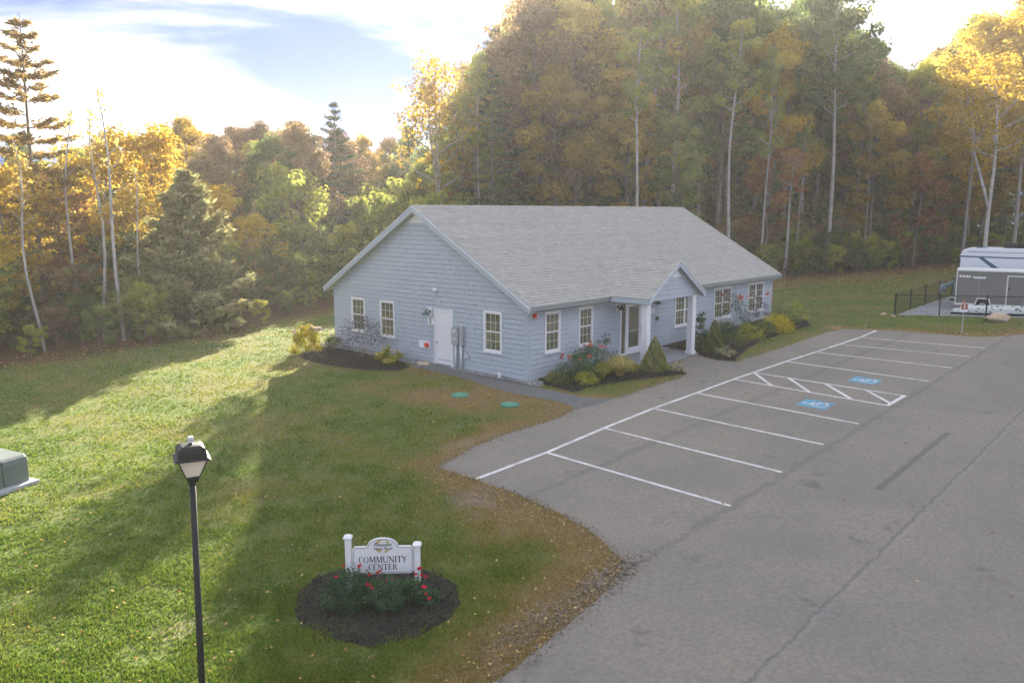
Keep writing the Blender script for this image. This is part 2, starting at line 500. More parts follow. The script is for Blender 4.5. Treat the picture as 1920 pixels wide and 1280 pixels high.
PATH = [(19.92, 15.30), (20.25, 15.8), (20.33, 16.51), (20.22, 17.5), (20.18, 18.57), (20.4, 19.9), (20.64, 21.17), (20.72, 22.6), (20.75, 23.95), (21.74, 24.05),
        (21.74, 22.86), (21.45, 22.7), (21.29, 20.97), (21.38, 19.6), (21.4, 18.37), (21.35, 17.2), (21.31, 16.13), (21.6, 15.5), (21.85, 15.16), (20.9, 15.1)]
BED_GABLE = [(18.6, 28.2), (18.8, 29.6), (19.5, 30.2), (20.3, 30.4), (21.0, 30.2), (21.1, 29), (21.05, 27), (21.0, 25.3), (20.6, 24.3), (19.85, 24.1), (19.2, 24.9), (18.85, 26.0), (18.62, 27.2)]
BED_FRONT = [(22.25, 18.93), (21.85, 18.3), (21.66, 16.7), (22.4, 16.75), (23.4, 16.6), (24.43, 16.27), (25.6, 15.7), (26.79, 15.2), (27.05, 15.87), (26.6, 16.8), (26.25, 16.95), (26.25, 18.93)]
BED_RIGHT = [(30.95, 18.93), (30.85, 17.0), (30.3, 16.7), (29.92, 15.6), (30.12, 14.92), (31.2, 15.3), (32.89, 15.75), (35.0, 16.1), (36.57, 16.2), (38.8, 16.2), (40.78, 16.06), (42.4, 16.9), (42.5, 18.93)]
BED_SIGN = [(6.62, 10.6), (6.79, 11.1), (7.2, 11.6), (7.8, 11.85), (8.4, 11.65), (8.95, 11.1), (9.3, 10.4), (9.2, 9.7), (8.75, 9.15), (8.34, 8.95), (7.62, 8.92), (6.98, 9.3), (6.68, 9.9)]
GRAVEL_GABLE = [(21.05, 24.1), (21.05, 30.3), (20.6, 30.9), (21.0, 31.4), (21.74, 31.3), (21.74, 24.05), (20.75, 24.0), (20.65, 24.25)]
GRAVEL_CORNER = [(21.38, 22.75), (21.74, 22.84), (21.74, 18.95), (22.3, 18.94), (22.15, 18.6), (21.85, 18.2), (21.46, 18.1), (21.44, 19.6), (21.34, 21)]
GRAVEL_FRONT = [(29.65, 18.93), (29.7, 18.5), (30.9, 18.45), (30.92, 18.93)]
GRAVEL_YARD = [(47.7, 14.0), (49.0, 11.9), (50.0, 10.1), (51.2, 8.0), (53, 4.6), (60, -8), (80, -8), (78, 8), (68, 13.5), (59, 13.9)]
HOUSE = [(21.76, 18.97), (42.33, 18.97), (42.33, 30.83), (21.76, 30.83)]
PAVED = [LOT, PATH]
BEDS = [BED_GABLE, BED_FRONT, BED_RIGHT, BED_SIGN, GRAVEL_GABLE, GRAVEL_CORNER, GRAVEL_FRONT, GRAVEL_YARD]
EDGE = [(-60, 40), (-10, 38.5), (0, 37.6), (9.6, 37.0), (17, 37.0), (21, 37.6), (26, 39.5), (32, 41), (40, 40.0), (48, 36), (56, 30), (61.3, 26.8), (66, 24.6), (73.5, 22), (82, 19.9), (95, 15.5), (125, 4), (160, -10)]

def edge_depth(x, y):
    """signed distance into the wood (positive inside)"""
    x = np.asarray(x, float); y = np.asarray(y, float)
    d = dist_poly(x, y, EDGE, closed=False)
    ye = np.interp(x, [p[0] for p in EDGE], [p[1] for p in EDGE])
    return np.where(y > ye, d, -d)

def dryness(x, y):
    dl = dist_poly(x, y, LOT)
    dp = dist_poly(x, y, PATH)
    v = 0.22 + 0.30 * wob(x, y, 1.15, 11) + 0.22 * wob(x, y, 3.6, 12)
    v += (0.9 - 0.65 * sstep(20.5, 21.5, x) * sstep(41, 40, x)) * (1 - sstep(0.15, 1.6, dl + 0.35 * wob(x, y, 2.2, 13))) + 0.7 * (1 - sstep(0.0, 0.9, dp))
    v += 0.75 * np.exp(-(((x - 18.6) / 1.6) ** 2 + ((y - 18.6) / 3.0) ** 2))
    v += 0.8 * np.exp(-(((x - 9.8) / 1.7) ** 2 + ((y - 8.4) / 0.9) ** 2)) + 0.6 * np.exp(-(((x - 12.1) / 0.8) ** 2 + ((y - 10.5) / 2.4) ** 2))
    v += 0.5 * np.exp(-(((x - 19.6) / 1.2) ** 2 + ((y - 26.0) / 3.0) ** 2))
    v -= 0.30 * sstep(10, 4, x)
    v += 0.35 * sstep(-7, -1, edge_depth(x, y)) * sstep(40, 50, x)
    return np.clip(v, 0, 1)

def bareness(x, y):
    v = np.exp(-(((x - 5.3) / 0.55) ** 2 + ((y - 12.0) / 0.35) ** 2)) + 0.9 * np.exp(-(((x - 12.35) / 0.6) ** 2 + ((y - 12.3) / 0.5) ** 2))
    v += 0.9 * np.exp(-(((x - 9.3) / 0.7) ** 2 + ((y - 7.95) / 0.28) ** 2)) + 0.9 * np.exp(-(((x - 11.0) / 0.55) ** 2 + ((y - 7.95) / 0.25) ** 2)) + 0.8 * np.exp(-(((x - 8.1) / 0.5) ** 2 + ((y - 7.5) / 0.2) ** 2))
    v += 0.5 * np.exp(-(((x - 15.2) / 0.9) ** 2 + ((y - 15.6) / 0.25) ** 2))
    return np.clip(v * (0.8 + 0.5 * wob(x, y, 5, 21)), 0, 1)

# ground: one sheet out to the horizon
def axis(lo, hi, step, far):
    a = np.arange(lo, hi + 1e-6, step)
    out = [hi]; s = step
    while out[-1] < far:
        s *= 1.35; out.append(out[-1] + s)
    neg = [lo]; s = step
    while neg[-1] > -far:
        s *= 1.35; neg.append(neg[-1] - s)
    return np.concatenate([np.array(neg[1:])[::-1], a, np.array(out[1:])])
gx, gy = axis(-8, 62, 0.4, 170), axis(0, 46, 0.4, 170)
GX, GY = np.meshgrid(gx, gy)
px_, py_ = GX.ravel(), GY.ravel()
pz_ = gz(px_, py_)
me = bpy.data.meshes.new('ground')
nx, ny = len(gx), len(gy)
ii = np.arange(nx * ny).reshape(ny, nx)
quads = np.stack([ii[:-1, :-1], ii[:-1, 1:], ii[1:, 1:], ii[1:, :-1]], -1).reshape(-1, 4)
me.from_pydata(np.stack([px_, py_, pz_], 1).tolist(), [], quads.tolist())
me.polygons.foreach_set('use_smooth', [True] * len(me.polygons))
dep = edge_depth(px_, py_)
for nm, val in (('dry', dryness(px_, py_)), ('bare', bareness(px_, py_)), ('wood', sstep(-1.2, 0.8, dep + 0.6 * wob(px_, py_, 1.0, 5)))):
    a = me.attributes.new(nm, 'FLOAT', 'POINT'); a.data.foreach_set('value', val.astype(np.float32))
m = bpy.data.materials.new('lawn_and_litter'); m.use_nodes = True
n, l = m.node_tree.nodes, m.node_tree.links
b = n['Principled BSDF']; b.inputs['Roughness'].default_value = 0.95; b.inputs['Specular IOR Level'].default_value = 0.1
tcg = n.new('ShaderNodeTexCoord')
def g_noise(scale, detail=6):
    z = n.new('ShaderNodeTexNoise'); z.inputs['Scale'].default_value = scale; z.inputs['Detail'].default_value = detail
    z.inputs['Roughness'].default_value = 0.65
    l.new(tcg.outputs['Object'], z.inputs['Vector']); return z
def g_mix(fac, a, bb):
    x = n.new('ShaderNodeMix'); x.data_type = 'RGBA'
    if isinstance(fac, float): x.inputs['Factor'].default_value = fac
    else: l.new(fac, x.inputs['Factor'])
    for s, v in (('A', a), ('B', bb)):
        if isinstance(v, tuple): x.inputs[s].default_value = col4(v)
        else: l.new(v, x.inputs[s])
    return x.outputs['Result']
def g_attr(nm, noise=None, amt=0.0):
    a = n.new('ShaderNodeAttribute'); a.attribute_name = nm
    if noise is None: return a.outputs['Fac']
    s = n.new('ShaderNodeMath'); s.operation = 'MULTIPLY_ADD'; s.inputs[1].default_value = amt; s.inputs[2].default_value = -amt / 2
    l.new(noise.outputs['Fac'], s.inputs[0])
    t = n.new('ShaderNodeMath'); t.operation = 'ADD'; t.use_clamp = True
    l.new(s.outputs[0], t.inputs[0]); l.new(a.outputs['Fac'], t.inputs[1]); return t.outputs[0]
n1, n2, n3 = g_noise(9), g_noise(2.2), g_noise(26)
green = g_mix(n1.outputs['Fac'], (0.05, 0.085, 0.018), (0.115, 0.165, 0.035))
dryc = g_mix(n3.outputs['Fac'], (0.12, 0.085, 0.035), (0.24, 0.17, 0.075))
lawnc = g_mix(g_attr('dry', n2, 0.5), green, dryc)
soil = g_mix(n3.outputs['Fac'], (0.22, 0.16, 0.10), (0.42, 0.34, 0.25))
lawnc = g_mix(g_attr('bare', n1, 0.7), lawnc, soil)
litter = g_mix(n3.outputs['Fac'], (0.05, 0.035, 0.022), (0.17, 0.105, 0.05))
base = g_mix(g_attr('wood', n1, 0.6), lawnc, litter)
l.new(base, b.inputs['Base Color'])
bp = n.new('ShaderNodeBump'); bp.inputs['Strength'].default_value = 1.0; bp.inputs['Distance'].default_value = 0.06
l.new(n1.outputs['Fac'], bp.inputs['Height']); l.new(bp.outputs[0], b.inputs['Normal'])
me.materials.append(m)
ground = link('ground', me); ground['kind'] = 'structure'

# ------------------------------------------------------------------ flat sheets: parking lot, path, beds, gravel
def ragged(poly, step=0.35, amp=0.04, seed=0):
    r = random.Random(seed); out = []
    for i, (x0, y0) in enumerate(poly):
        x1, y1 = poly[(i + 1) % len(poly)]
        L = math.hypot(x1 - x0, y1 - y0); k = max(1, min(int(L / step), 60))
        for j in range(k):
            t = j / k; a = amp if L < 15 else 0
            out.append((x0 + (x1 - x0) * t + r.uniform(-a, a), y0 + (y1 - y0) * t + r.uniform(-a, a)))
    return out
def sheet(name, poly, lift, m, amp=0.04, seed=0, parent=None, kind='structure', curb=True):
    pts = ragged(poly, 0.35, amp, seed) if amp > 0 else poly
    top = [(x, y, float(gz_plane(x, y)) + lift) for x, y in pts]
    k = MB()
    k.v = list(top)
    for tr in tessellate_polygon([[Vector((p[0], p[1], 0)) for p in top]]):
        k.f.append(tuple(tr)); k.t.append(0.5)
    me = k.mesh(name, fix=True)
    for p in me.polygons:
        if p.normal.z < 0: p.flip()
    me.materials.append(M[m]); o = link(name, me, parent)
    if kind and parent is None: o['kind'] = kind
    return o

# asphalt: faded, with paving seams, darker patches and dusty scuffs
m = bpy.data.materials.new('asphalt'); m.use_nodes = True; M['asphalt'] = m
n, l = m.node_tree.nodes, m.node_tree.links
b = n['Principled BSDF']; b.inputs['Roughness'].default_value = 0.9; b.inputs['Specular IOR Level'].default_value = 0.25
tcg = n.new('ShaderNodeTexCoord')
fine, mid_, big, spk, grain, blot = g_noise(38, 3), g_noise(2.6, 8), g_noise(0.28, 5), g_noise(24, 2), g_noise(12, 5), g_noise(0.9, 3)
c0 = g_mix(fine.outputs['Fac'], (0.135, 0.121, 0.096), (0.325, 0.297, 0.242))
pm = n.new('ShaderNodeMapRange'); pm.inputs['From Min'].default_value = 0.35; pm.inputs['From Max'].default_value = 0.7; pm.inputs['To Max'].default_value = 0.55
l.new(mid_.outputs['Fac'], pm.inputs['Value'])
c1 = g_mix(pm.outputs[0], c0, (0.265, 0.235, 0.185))
bm_ = n.new('ShaderNodeMapRange'); bm_.inputs['From Min'].default_value = 0.4; bm_.inputs['From Max'].default_value = 0.62; bm_.inputs['To Max'].default_value = 0.6
l.new(big.outputs['Fac'], bm_.inputs['Value'])
c2 = g_mix(bm_.outputs[0], c1, (0.175, 0.166, 0.142))
gq = n.new('ShaderNodeMapRange'); gq.inputs['From Min'].default_value = 0.4; gq.inputs['From Max'].default_value = 0.62; gq.inputs['To Max'].default_value = 0.45
l.new(grain.outputs['Fac'], gq.inputs['Value'])
c2 = g_mix(gq.outputs[0], c2, (0.125, 0.112, 0.10))
# small dark drips and blotches
bq = n.new('ShaderNodeMapRange'); bq.inputs['From Min'].default_value = 0.64; bq.inputs['From Max'].default_value = 0.74; bq.inputs['To Max'].default_value = 0.5
l.new(blot.outputs['Fac'], bq.inputs['Value'])
c2 = g_mix(bq.outputs[0], c2, (0.07, 0.067, 0.065))
# bright stone specks
sk = n.new('ShaderNodeMapRange'); sk.inputs['From Min'].default_value = 0.63; sk.inputs['From Max'].default_value = 0.72; sk.inputs['To Max'].default_value = 0.5
l.new(spk.outputs['Fac'], sk.inputs['Value'])
c2 = g_mix(sk.outputs[0], c2, (0.30, 0.29, 0.28))
sx_ = n.new('ShaderNodeSeparateXYZ'); l.new(tcg.outputs['Object'], sx_.inputs[0])
def band(coord, c, w, amp, lo=None, hi=None):
    """1 on a wandering line coord = c of half width w"""
    a = n.new('ShaderNodeMath'); a.operation = 'MULTIPLY_ADD'; a.inputs[1].default_value = amp; a.inputs[2].default_value = -c - amp / 2
    l.new(mid_.outputs['Fac'], a.inputs[0])
    s = n.new('ShaderNodeMath'); s.operation = 'ADD'; l.new(a.outputs[0], s.inputs[0]); l.new(sx_.outputs[coord], s.inputs[1])
    ab = n.new('ShaderNodeMath'); ab.operation = 'ABSOLUTE'; l.new(s.outputs[0], ab.inputs[0])
    r = n.new('ShaderNodeMapRange'); r.inputs['From Min'].default_value = w * 0.4; r.inputs['From Max'].default_value = w
    r.inputs['To Min'].default_value = 1; r.inputs['To Max'].default_value = 0
    l.new(ab.outputs[0], r.inputs['Value']); out = r.outputs[0]
    for v, sg in ((lo, 1), (hi, -1)):
        if v is None: continue
        q = n.new('ShaderNodeMath'); q.operation = 'GREATER_THAN' if sg > 0 else 'LESS_THAN'; q.inputs[1].default_value = v
        l.new(sx_.outputs[1 - coord if coord < 2 else 0], q.inputs[0])
        mu = n.new('ShaderNodeMath'); mu.operation = 'MULTIPLY'; l.new(out, mu.inputs[0]); l.new(q.outputs[0], mu.inputs[1]); out = mu.outputs[0]
    return out
def scaled(o, f):
    mu = n.new('ShaderNodeMath'); mu.operation = 'MULTIPLY'; mu.inputs[1].default_value = f; l.new(o, mu.inputs[0]); return mu.outputs[0]
c2 = g_mix(scaled(band(1, 4.45, 0.055, 0.30), 0.25), c2, (0.25, 0.24, 0.23))
c2 = g_mix(scaled(band(1, 4.54, 0.04, 0.3), 0.4), c2, (0.08, 0.077, 0.075))
c2 = g_mix(scaled(band(1, 7.75, 0.12, 0.6), 0.32), c2, (0.09, 0.088, 0.088))
c2 = g_mix(scaled(band(1, 11.55, 0.16, 0.5), 0.28), c2, (0.09, 0.088, 0.088))
c2 = g_mix(scaled(band(1, 5.68, 0.11, 0.1, 19.0, 25.0), 0.5), c2, (0.07, 0.068, 0.067))
# thin pale tyre arcs
wv = n.new('ShaderNodeTexWave'); wv.wave_type = 'RINGS'; wv.rings_direction = 'Z'; wv.inputs['Scale'].default_value = 0.17; wv.inputs['Distortion'].default_value = 3.0
wv.inputs['Detail'].default_value = 1; wv.inputs['Detail Scale'].default_value = 0.4
mpv = n.new('ShaderNodeMapping'); mpv.inputs['Location'].default_value = (-15, -4, 0); l.new(tcg.outputs['Object'], mpv.inputs[0]); l.new(mpv.outputs[0], wv.inputs['Vector'])
wr = n.new('ShaderNodeMapRange'); wr.inputs['From Min'].default_value = 0.992; wr.inputs['From Max'].default_value = 1.0; wr.inputs['To Max'].default_value = 0.07
l.new(wv.outputs['Fac'], wr.inputs['Value'])
c2 = g_mix(wr.outputs[0], c2, (0.26, 0.25, 0.24))
l.new(c2, b.inputs['Base Color'])
bp = n.new('ShaderNodeBump'); bp.inputs['Strength'].default_value = 0.5; bp.inputs['Distance'].default_value = 0.008
l.new(fine.outputs['Fac'], bp.inputs['Height']); l.new(bp.outputs[0], b.inputs['Normal'])
M['asphalt_path'] = mat('path_asphalt', (0.10, 0.105, 0.105), 0.9, (0.15, 0.155, 0.15), 6, bump=0.5, bscale=70, detail=8)

def gravel_mat(name, stops):
    m = bpy.data.materials.new(name); m.use_nodes = True
    nn, ll = m.node_tree.nodes, m.node_tree.links
    b = nn['Principled BSDF']; b.inputs['Roughness'].default_value = 0.9
    t = nn.new('ShaderNodeTexCoord'); v = nn.new('ShaderNodeTexVoronoi'); v.inputs['Scale'].default_value = 22
    ll.new(t.outputs['Object'], v.inputs['Vector'])
    sp = nn.new('ShaderNodeSeparateColor'); ll.new(v.outputs['Color'], sp.inputs[0])
    r = ramp(nn, stops); ll.new(sp.outputs[0], r.inputs['Fac']); ll.new(r.outputs['Color'], b.inputs['Base Color'])
    bp = nn.new('ShaderNodeBump'); bp.inputs['Distance'].default_value = 0.03; bp.invert = True
    ll.new(v.outputs['Distance'], bp.inputs['Height']); ll.new(bp.outputs[0], b.inputs['Normal'])
    return m
M['gravel'] = gravel_mat('blue_grey_gravel', [(0, (0.14, 0.15, 0.16)), (0.5, (0.26, 0.275, 0.285)), (1, (0.46, 0.46, 0.46))])

lot = sheet('parking_lot', LOT, 0.012, 'asphalt', 0.035, 1)
path = sheet('asphalt_path', PATH, 0.018, 'asphalt_path', 0.02, 2)
for k, (nm, p) in enumerate((('mulch_bed', BED_GABLE), ('mulch_bed', BED_FRONT), ('mulch_bed', BED_RIGHT), ('mulch_bed', BED_SIGN))):
    sheet(nm, p, 0.026, 'mulch', 0.05, 10 + k)
for k, p in enumerate((GRAVEL_GABLE, GRAVEL_CORNER, GRAVEL_FRONT)):
    sheet('gravel_strip', p, 0.032, 'gravel', 0.03, 20 + k)
sheet('gravel_yard', GRAVEL_YARD, 0.012, 'gravel', 0.06, 30)

# loose stones on the gravel strips and bark chips on the beds: real pieces, nobody could count them
def chips(name, polys, per_m2, size, stops_mat, flat, lift, label, cat):
    V, T = [], []
    for p in polys:
        xs = [q[0] for q in p]; ys = [q[1] for q in p]
        A = (max(xs) - min(xs)) * (max(ys) - min(ys)); k = int(A * per_m2)
        x = rng.uniform(min(xs), max(xs), k); y = rng.uniform(min(ys), max(ys), k)
        ok = in_poly(x, y, p); x, y = x[ok], y[ok]
        c = np.stack([x, y, gz_plane(x, y) + lift + rng.uniform(0, size * 0.3, len(x))], 1)
        V.append(leaf_quads(c, size, 0.8, flat)); T.append(rng.uniform(0, 1, len(x)))
    me = np_mesh(name, np.concatenate(V), 4, np.concatenate(T), stops_mat)
    o = link(name, me); tag(o, label, cat, kind='stuff')
stone_m = tint_mat('loose_stone', [(0, (0.16, 0.17, 0.18)), (0.5, (0.30, 0.31, 0.32)), (1, (0.52, 0.52, 0.51))], 0.9)
bark_m = tint_mat('bark_chip', [(0, (0.014, 0.014, 0.012)), (0.6, (0.034, 0.032, 0.026)), (1, (0.075, 0.062, 0.048))], 0.95)
chips('loose_gravel', [GRAVEL_GABLE, GRAVEL_CORNER, GRAVEL_FRONT], 500, 0.055, stone_m, 0.6, 0.04, 'loose grey stones of the gravel strips against the house wall', 'gravel')
chips('bark_chips', [BED_GABLE, BED_FRONT, BED_RIGHT, BED_SIGN], 700, 0.045, bark_m, 0.7, 0.035, 'dark bark chips scattered over the planting beds', 'mulch')

# crumbs of asphalt, gravel and dirt along the ragged edge of the lot
ex, ey = [], []
for (x0, y0), (x1, y1) in zip(LOT[:14] + LOT[32:], LOT[1:15] + LOT[33:] + LOT[:1]):
    L = math.hypot(x1 - x0, y1 - y0); k_ = int(L * 90); t = rng.random(k_); off = rng.normal(0, 0.10, k_)
    ex.append(x0 + (x1 - x0) * t - (y1 - y0) / max(L, 1e-6) * off); ey.append(y0 + (y1 - y0) * t + (x1 - x0) / max(L, 1e-6) * off)
for cx0, cy0, sx0, sy0, k_ in ((11.3, 7.85, 0.55, 0.16, 1500), (9.2, 7.75, 0.7, 0.2, 900), (12.4, 12.3, 0.35, 0.4, 500)):
    ex.append(rng.normal(cx0, sx0, k_)); ey.append(rng.normal(cy0, sy0, k_))
ex, ey = np.concatenate(ex), np.concatenate(ey)
crumb_m = tint_mat('edge_crumb', [(0, (0.11, 0.09, 0.07)), (0.5, (0.22, 0.18, 0.13)), (1, (0.36, 0.31, 0.24))], 0.95)
o = link('edge_gravel', np_mesh('edge_gravel', leaf_quads(np.stack([ex, ey, gz_plane(ex, ey) + 0.018 + rng.uniform(0, 0.012, len(ex))], 1), 0.04, 0.85, 0.8), 4, rng.uniform(0, 1, len(ex)), crumb_m))
tag(o, 'loose grit and dirt along the ragged edge of the asphalt', 'gravel', kind='stuff')

# painted markings, each line a piece of the lot
M['paint'] = None
m = bpy.data.materials.new('worn_white_paint'); m.use_nodes = True; M['paint'] = m
n, l = m.node_tree.nodes, m.node_tree.links
b = n['Principled BSDF']; b.inputs['Roughness'].default_value = 0.8
tcg = n.new('ShaderNodeTexCoord'); pf, pb = g_noise(18, 8), g_noise(1.5, 4)
ms = n.new('ShaderNodeMath'); ms.operation = 'MULTIPLY'; l.new(pf.outputs['Fac'], ms.inputs[0]); l.new(pb.outputs['Fac'], ms.inputs[1])
pr = n.new('ShaderNodeMapRange'); pr.inputs['From Min'].default_value = 0.22; pr.inputs['From Max'].default_value = 0.36; pr.inputs['To Max'].default_value = 0.75
l.new(ms.outputs[0], pr.inputs['Value'])
l.new(g_mix(pr.outputs[0], (0.66, 0.64, 0.61), (0.24, 0.23, 0.22)), b.inputs['Base Color'])
M['bluepaint'] = mat('blue_road_paint', (0.06, 0.29, 0.44), 0.8, (0.17, 0.32, 0.40), 9, detail=8)

def strip_line(name, a, c, w, lift=0.017, m='paint', parent=lot):
    k = MB(); a = Vector(a); c = Vector(c); d = (c - a).normalized(); s = Vector((-d.y, d.x)) * w / 2
    N = max(1, int((c - a).length / 3))
    for i in range(N):
        p, q = a.lerp(c, i / N), a.lerp(c, (i + 1) / N)
        k.quad(*[(v.x, v.y, float(gz_plane(v.x, v.y)) + lift) for v in (p - s, q - s, q + s, p + s)])
    return k.build(name, m, parent)
FRONT_LINE = [(13.26, 13.23), (15.97, 13.23), (18.85, 13.40), (21.68, 13.49), (24.39, 13.46), (27.15, 13.46), (28.69, 13.41), (31.51, 13.33), (34.2, 13.19), (36.74, 13.08), (39.11, 12.99), (41.61, 13.05)]
STALL_IN = [(15.97, 13.23), (18.85, 13.4), (21.68, 13.49), (24.39, 13.46), (27.15, 13.46), (28.69, 13.41), (31.51, 13.33), (34.2, 13.19), (36.74, 13.08), (39.11, 12.99)]
STALL_OUT = [(15.82, 7.78), (18.66, 7.85), (21.55, 7.93), (24.24, 7.92), (26.99, 7.95), (28.68, 7.93), (31.54, 7.95), (34.57, 7.92), (37.45, 7.94), (39.98, 7.88)]
k = MB()
for a, c in zip(FRONT_LINE[:-1], FRONT_LINE[1:]):
    z = lambda p: float(gz_plane(p[0], p[1])) + 0.021
    k.quad((a[0], a[1] - 0.06, z(a)), (c[0], c[1] - 0.06, z(c)), (c[0], c[1] + 0.06, z(c)), (a[0], a[1] + 0.06, z(a)))
o = k.build('front_line', 'paint', lot); o['label'] = 'long white line across the head of the stalls'
for a, c in zip(STALL_IN, STALL_OUT):
    strip_line('stall_line', (a[0], a[1] - 0.05), c, 0.105)
strip_line('aisle_end_line', (26.94, 7.95), (28.73, 7.93), 0.13, 0.0245)
for a, c in (((28.62, 13.34), (27.11, 11.95)), ((28.71, 12.05), (27.03, 10.52)), ((28.65, 10.62), (27.03, 9.11)), ((28.66, 9.22), (27.35, 7.99))):
    strip_line('hatch_line', a, c, 0.12, 0.021)
def access_symbol(cx, cy, s=0.96):
    z = lambda x, y: float(gz_plane(x, y))
    k = MB(); h = s / 2
    k.quad(*[(cx + a, cy + c, z(cx + a, cy + c) + 0.017) for a, c in ((-h, -h), (h, -h), (h, h), (-h, h))])
    r = k.build('blue_square', 'bluepaint', lot)
    k = MB()
    def st(pts, w):
        for (x0, y0), (x1, y1) in zip(pts[:-1], pts[1:]):
            a = Vector((x0, y0)) * s; c = Vector((x1, y1)) * s; d = (c - a).normalized(); q = Vector((-d.y, d.x)) * w * s / 2
            a = a - d * w * s * 0.3; c = c + d * w * s * 0.3
            k.quad(*[(cx + v.x, cy + v.y, z(cx + v.x, cy + v.y) + 0.021) for v in (a - q, c - q, c + q, a + q)])
    st([(0.26 * math.cos(t) - 0.02, 0.26 * math.sin(t) - 0.14) for t in np.linspace(math.radians(110), math.radians(375), 16)], 0.075)   # wheel
    st([(-0.06, 0.24), (-0.04, -0.06), (0.17, -0.07), (0.27, -0.30), (0.36, -0.27)], 0.085)                 # back, seat, leg
    st([(-0.055, 0.11), (0.15, 0.10)], 0.07)
    hx = [(0.07 * math.cos(t) - 0.07, 0.07 * math.sin(t) + 0.36) for t in np.linspace(0, 2 * PI, 9)[:-1]]
    k.v += [(cx + x * s, cy + y * s, z(cx + x * s, cy + y * s) + 0.021) for x, y in hx]
    k.f.append(tuple(range(len(k.v) - 8, len(k.v)))); k.t.append(0.5)
    k.build('wheelchair_symbol', 'paint', r)
access_symbol(25.62, 9.78); access_symbol(30.12, 9.73)

# ------------------------------------------------------------------ the house
X0, Y0, X1, Y1 = 21.757, 18.971, 42.33, 30.83
YR = (Y0 + Y1) / 2
ZB, ZE, ZR = 0.20, 2.986, 6.637           # siding bottom, eave edge (top of roof), ridge
OE, OR = 0.365, 0.30
YE = Y0 - OE
SL = (ZR - ZE) / (YR - YE)                # roof slope
TH = 0.20                                  # roof build-up
house = empty('house', (X0, Y0, 0.12), 'single-storey blue-grey shingled house with grey gable roof and white trim', 'house')
def roof_z(y): return ZE + SL * ((y - YE) if y <= YR else (2 * YR - y - YE))

# wall core (sheathing behind the siding)
k = MB(); c = 0.005
zt = ZE - TH
zw = lambda y: roof_z(y) - TH - 0.02
prof = [(Y0 + c, -0.05), (Y1 - c, -0.05), (Y1 - c, zw(Y1)), (YR, zw(YR)), (Y0 + c, zw(Y0))]
k.prism([(X0 + c, y, z) for y, z in prof], (X1 - X0 - 2 * c, 0, 0))
k.build('wall', 'core', house)
k = MB(); f_ = 0.03
k.box(X0 - f_, X1 + f_, Y0 - f_, Y1 + f_, -0.3, ZB)
k.build('foundation', 'concrete', house)

def cut(iv, holes):
    out = [iv]
    for a, b_ in holes:
        nxt = []
        for u0, u1 in out:
            if b_ <= u0 or a >= u1: nxt.append((u0, u1)); continue
            if a > u0: nxt.append((u0, a))
            if b_ < u1: nxt.append((b_, u1))
        out = nxt
    return [(u0, u1) for u0, u1 in out if u1 - u0 > 0.02]

def siding(P, N, zs, interval, holes, exposure, width, name='shingle_course', parent=house, seed=0, wvar=0.35):
    """courses of lapped shingles: P(u, z) -> point on the wall, N the outward normal"""
    r = random.Random(seed); z = zs[0]; N = Vector(N); row = 0
    while z < zs[1] - 0.02:
        zt_ = min(z + exposure, zs[1])
        hs = [(h[0], h[1]) for h in holes if h[2] + 0.04 < (z + zt_) / 2 + 0.05 and (z + zt_) / 2 - 0.05 < h[3] - 0.04]
        iv = interval(z, zt_)
        if iv is None: break
        tb = r.uniform(-0.1, 0.1)
        for u0, u1 in cut(iv, hs):
            k = MB()
            u = u0 - r.uniform(0, width)
            while u < u1:
                w = width * r.uniform(1 - wvar, 1 + wvar); a, b_ = max(u, u0), min(u + w - 0.007, u1)
                if b_ - a > 0.015:
                    lo, hi = 0.032 + r.uniform(0, 0.005), 0.012
                    t = min(1, max(0, r.gauss(0.5, 0.08) + tb * 0.6)); dz = r.uniform(-0.006, 0.006)
                    A, B = Vector(P(a, z + dz)), Vector(P(b_, z + dz)); C_, D = Vector(P(b_, zt_ - 0.016)), Vector(P(a, zt_ - 0.016))
                    k.quad(A + N * lo, B + N * lo, C_ + N * hi, D + N * hi, t)
                    k.quad(A, B, B + N * lo, A + N * lo, t)
                    k.quad(A, A + N * lo, D + N * hi, D, t); k.quad(B + N * lo, B, C_, C_ + N * hi, t)
                u += w
            if k.v: k.build(name, 'siding', parent)
        z += exposure; row += 1

WIN_G = [(28.53, 29.52, 1.04, 2.58), (26.48, 27.47, 1.0, 2.59), (20.21, 21.16, 1.06, 2.64)]
DOOR_G = (22.885, 23.985, 0.10, 2.47)
WIN_F = [(22.69, 23.61, 1.09, 2.65), (24.77, 25.70, 1.09, 2.64)]
WIN_F2 = [(31.99, 33.82, 1.09, 2.60), (35.69, 37.52, 1.07, 2.62), (39.38, 41.24, 1.07, 2.63)]
ENTRY = (27.62, 29.62, 0.30, 2.66)
holes_g = WIN_G + [DOOR_G]
def iv_gable(z, zt_):
    zz = z + 0.03
    lim = roof_z(Y0) - TH - 0.06
    if zz <= lim: return (Y0 + 0.10, Y1 - 0.10)
    off = (zz - lim) / SL
    a, b_ = Y0 + off, Y1 - off
    return (a, b_) if b_ - a > 0.15 else None
siding(lambda u, z: (X0, u, z), (-1, 0, 0), (ZB, ZR), iv_gable, holes_g, 0.186, 0.215, seed=3)
siding(lambda u, z: (u, Y0, z), (0, -1, 0), (ZB, ZE - 0.13), lambda a, b_: (X0 + 0.10, X1 - 0.10), WIN_F + WIN_F2 + [ENTRY], 0.186, 0.95, seed=4, wvar=0.5)
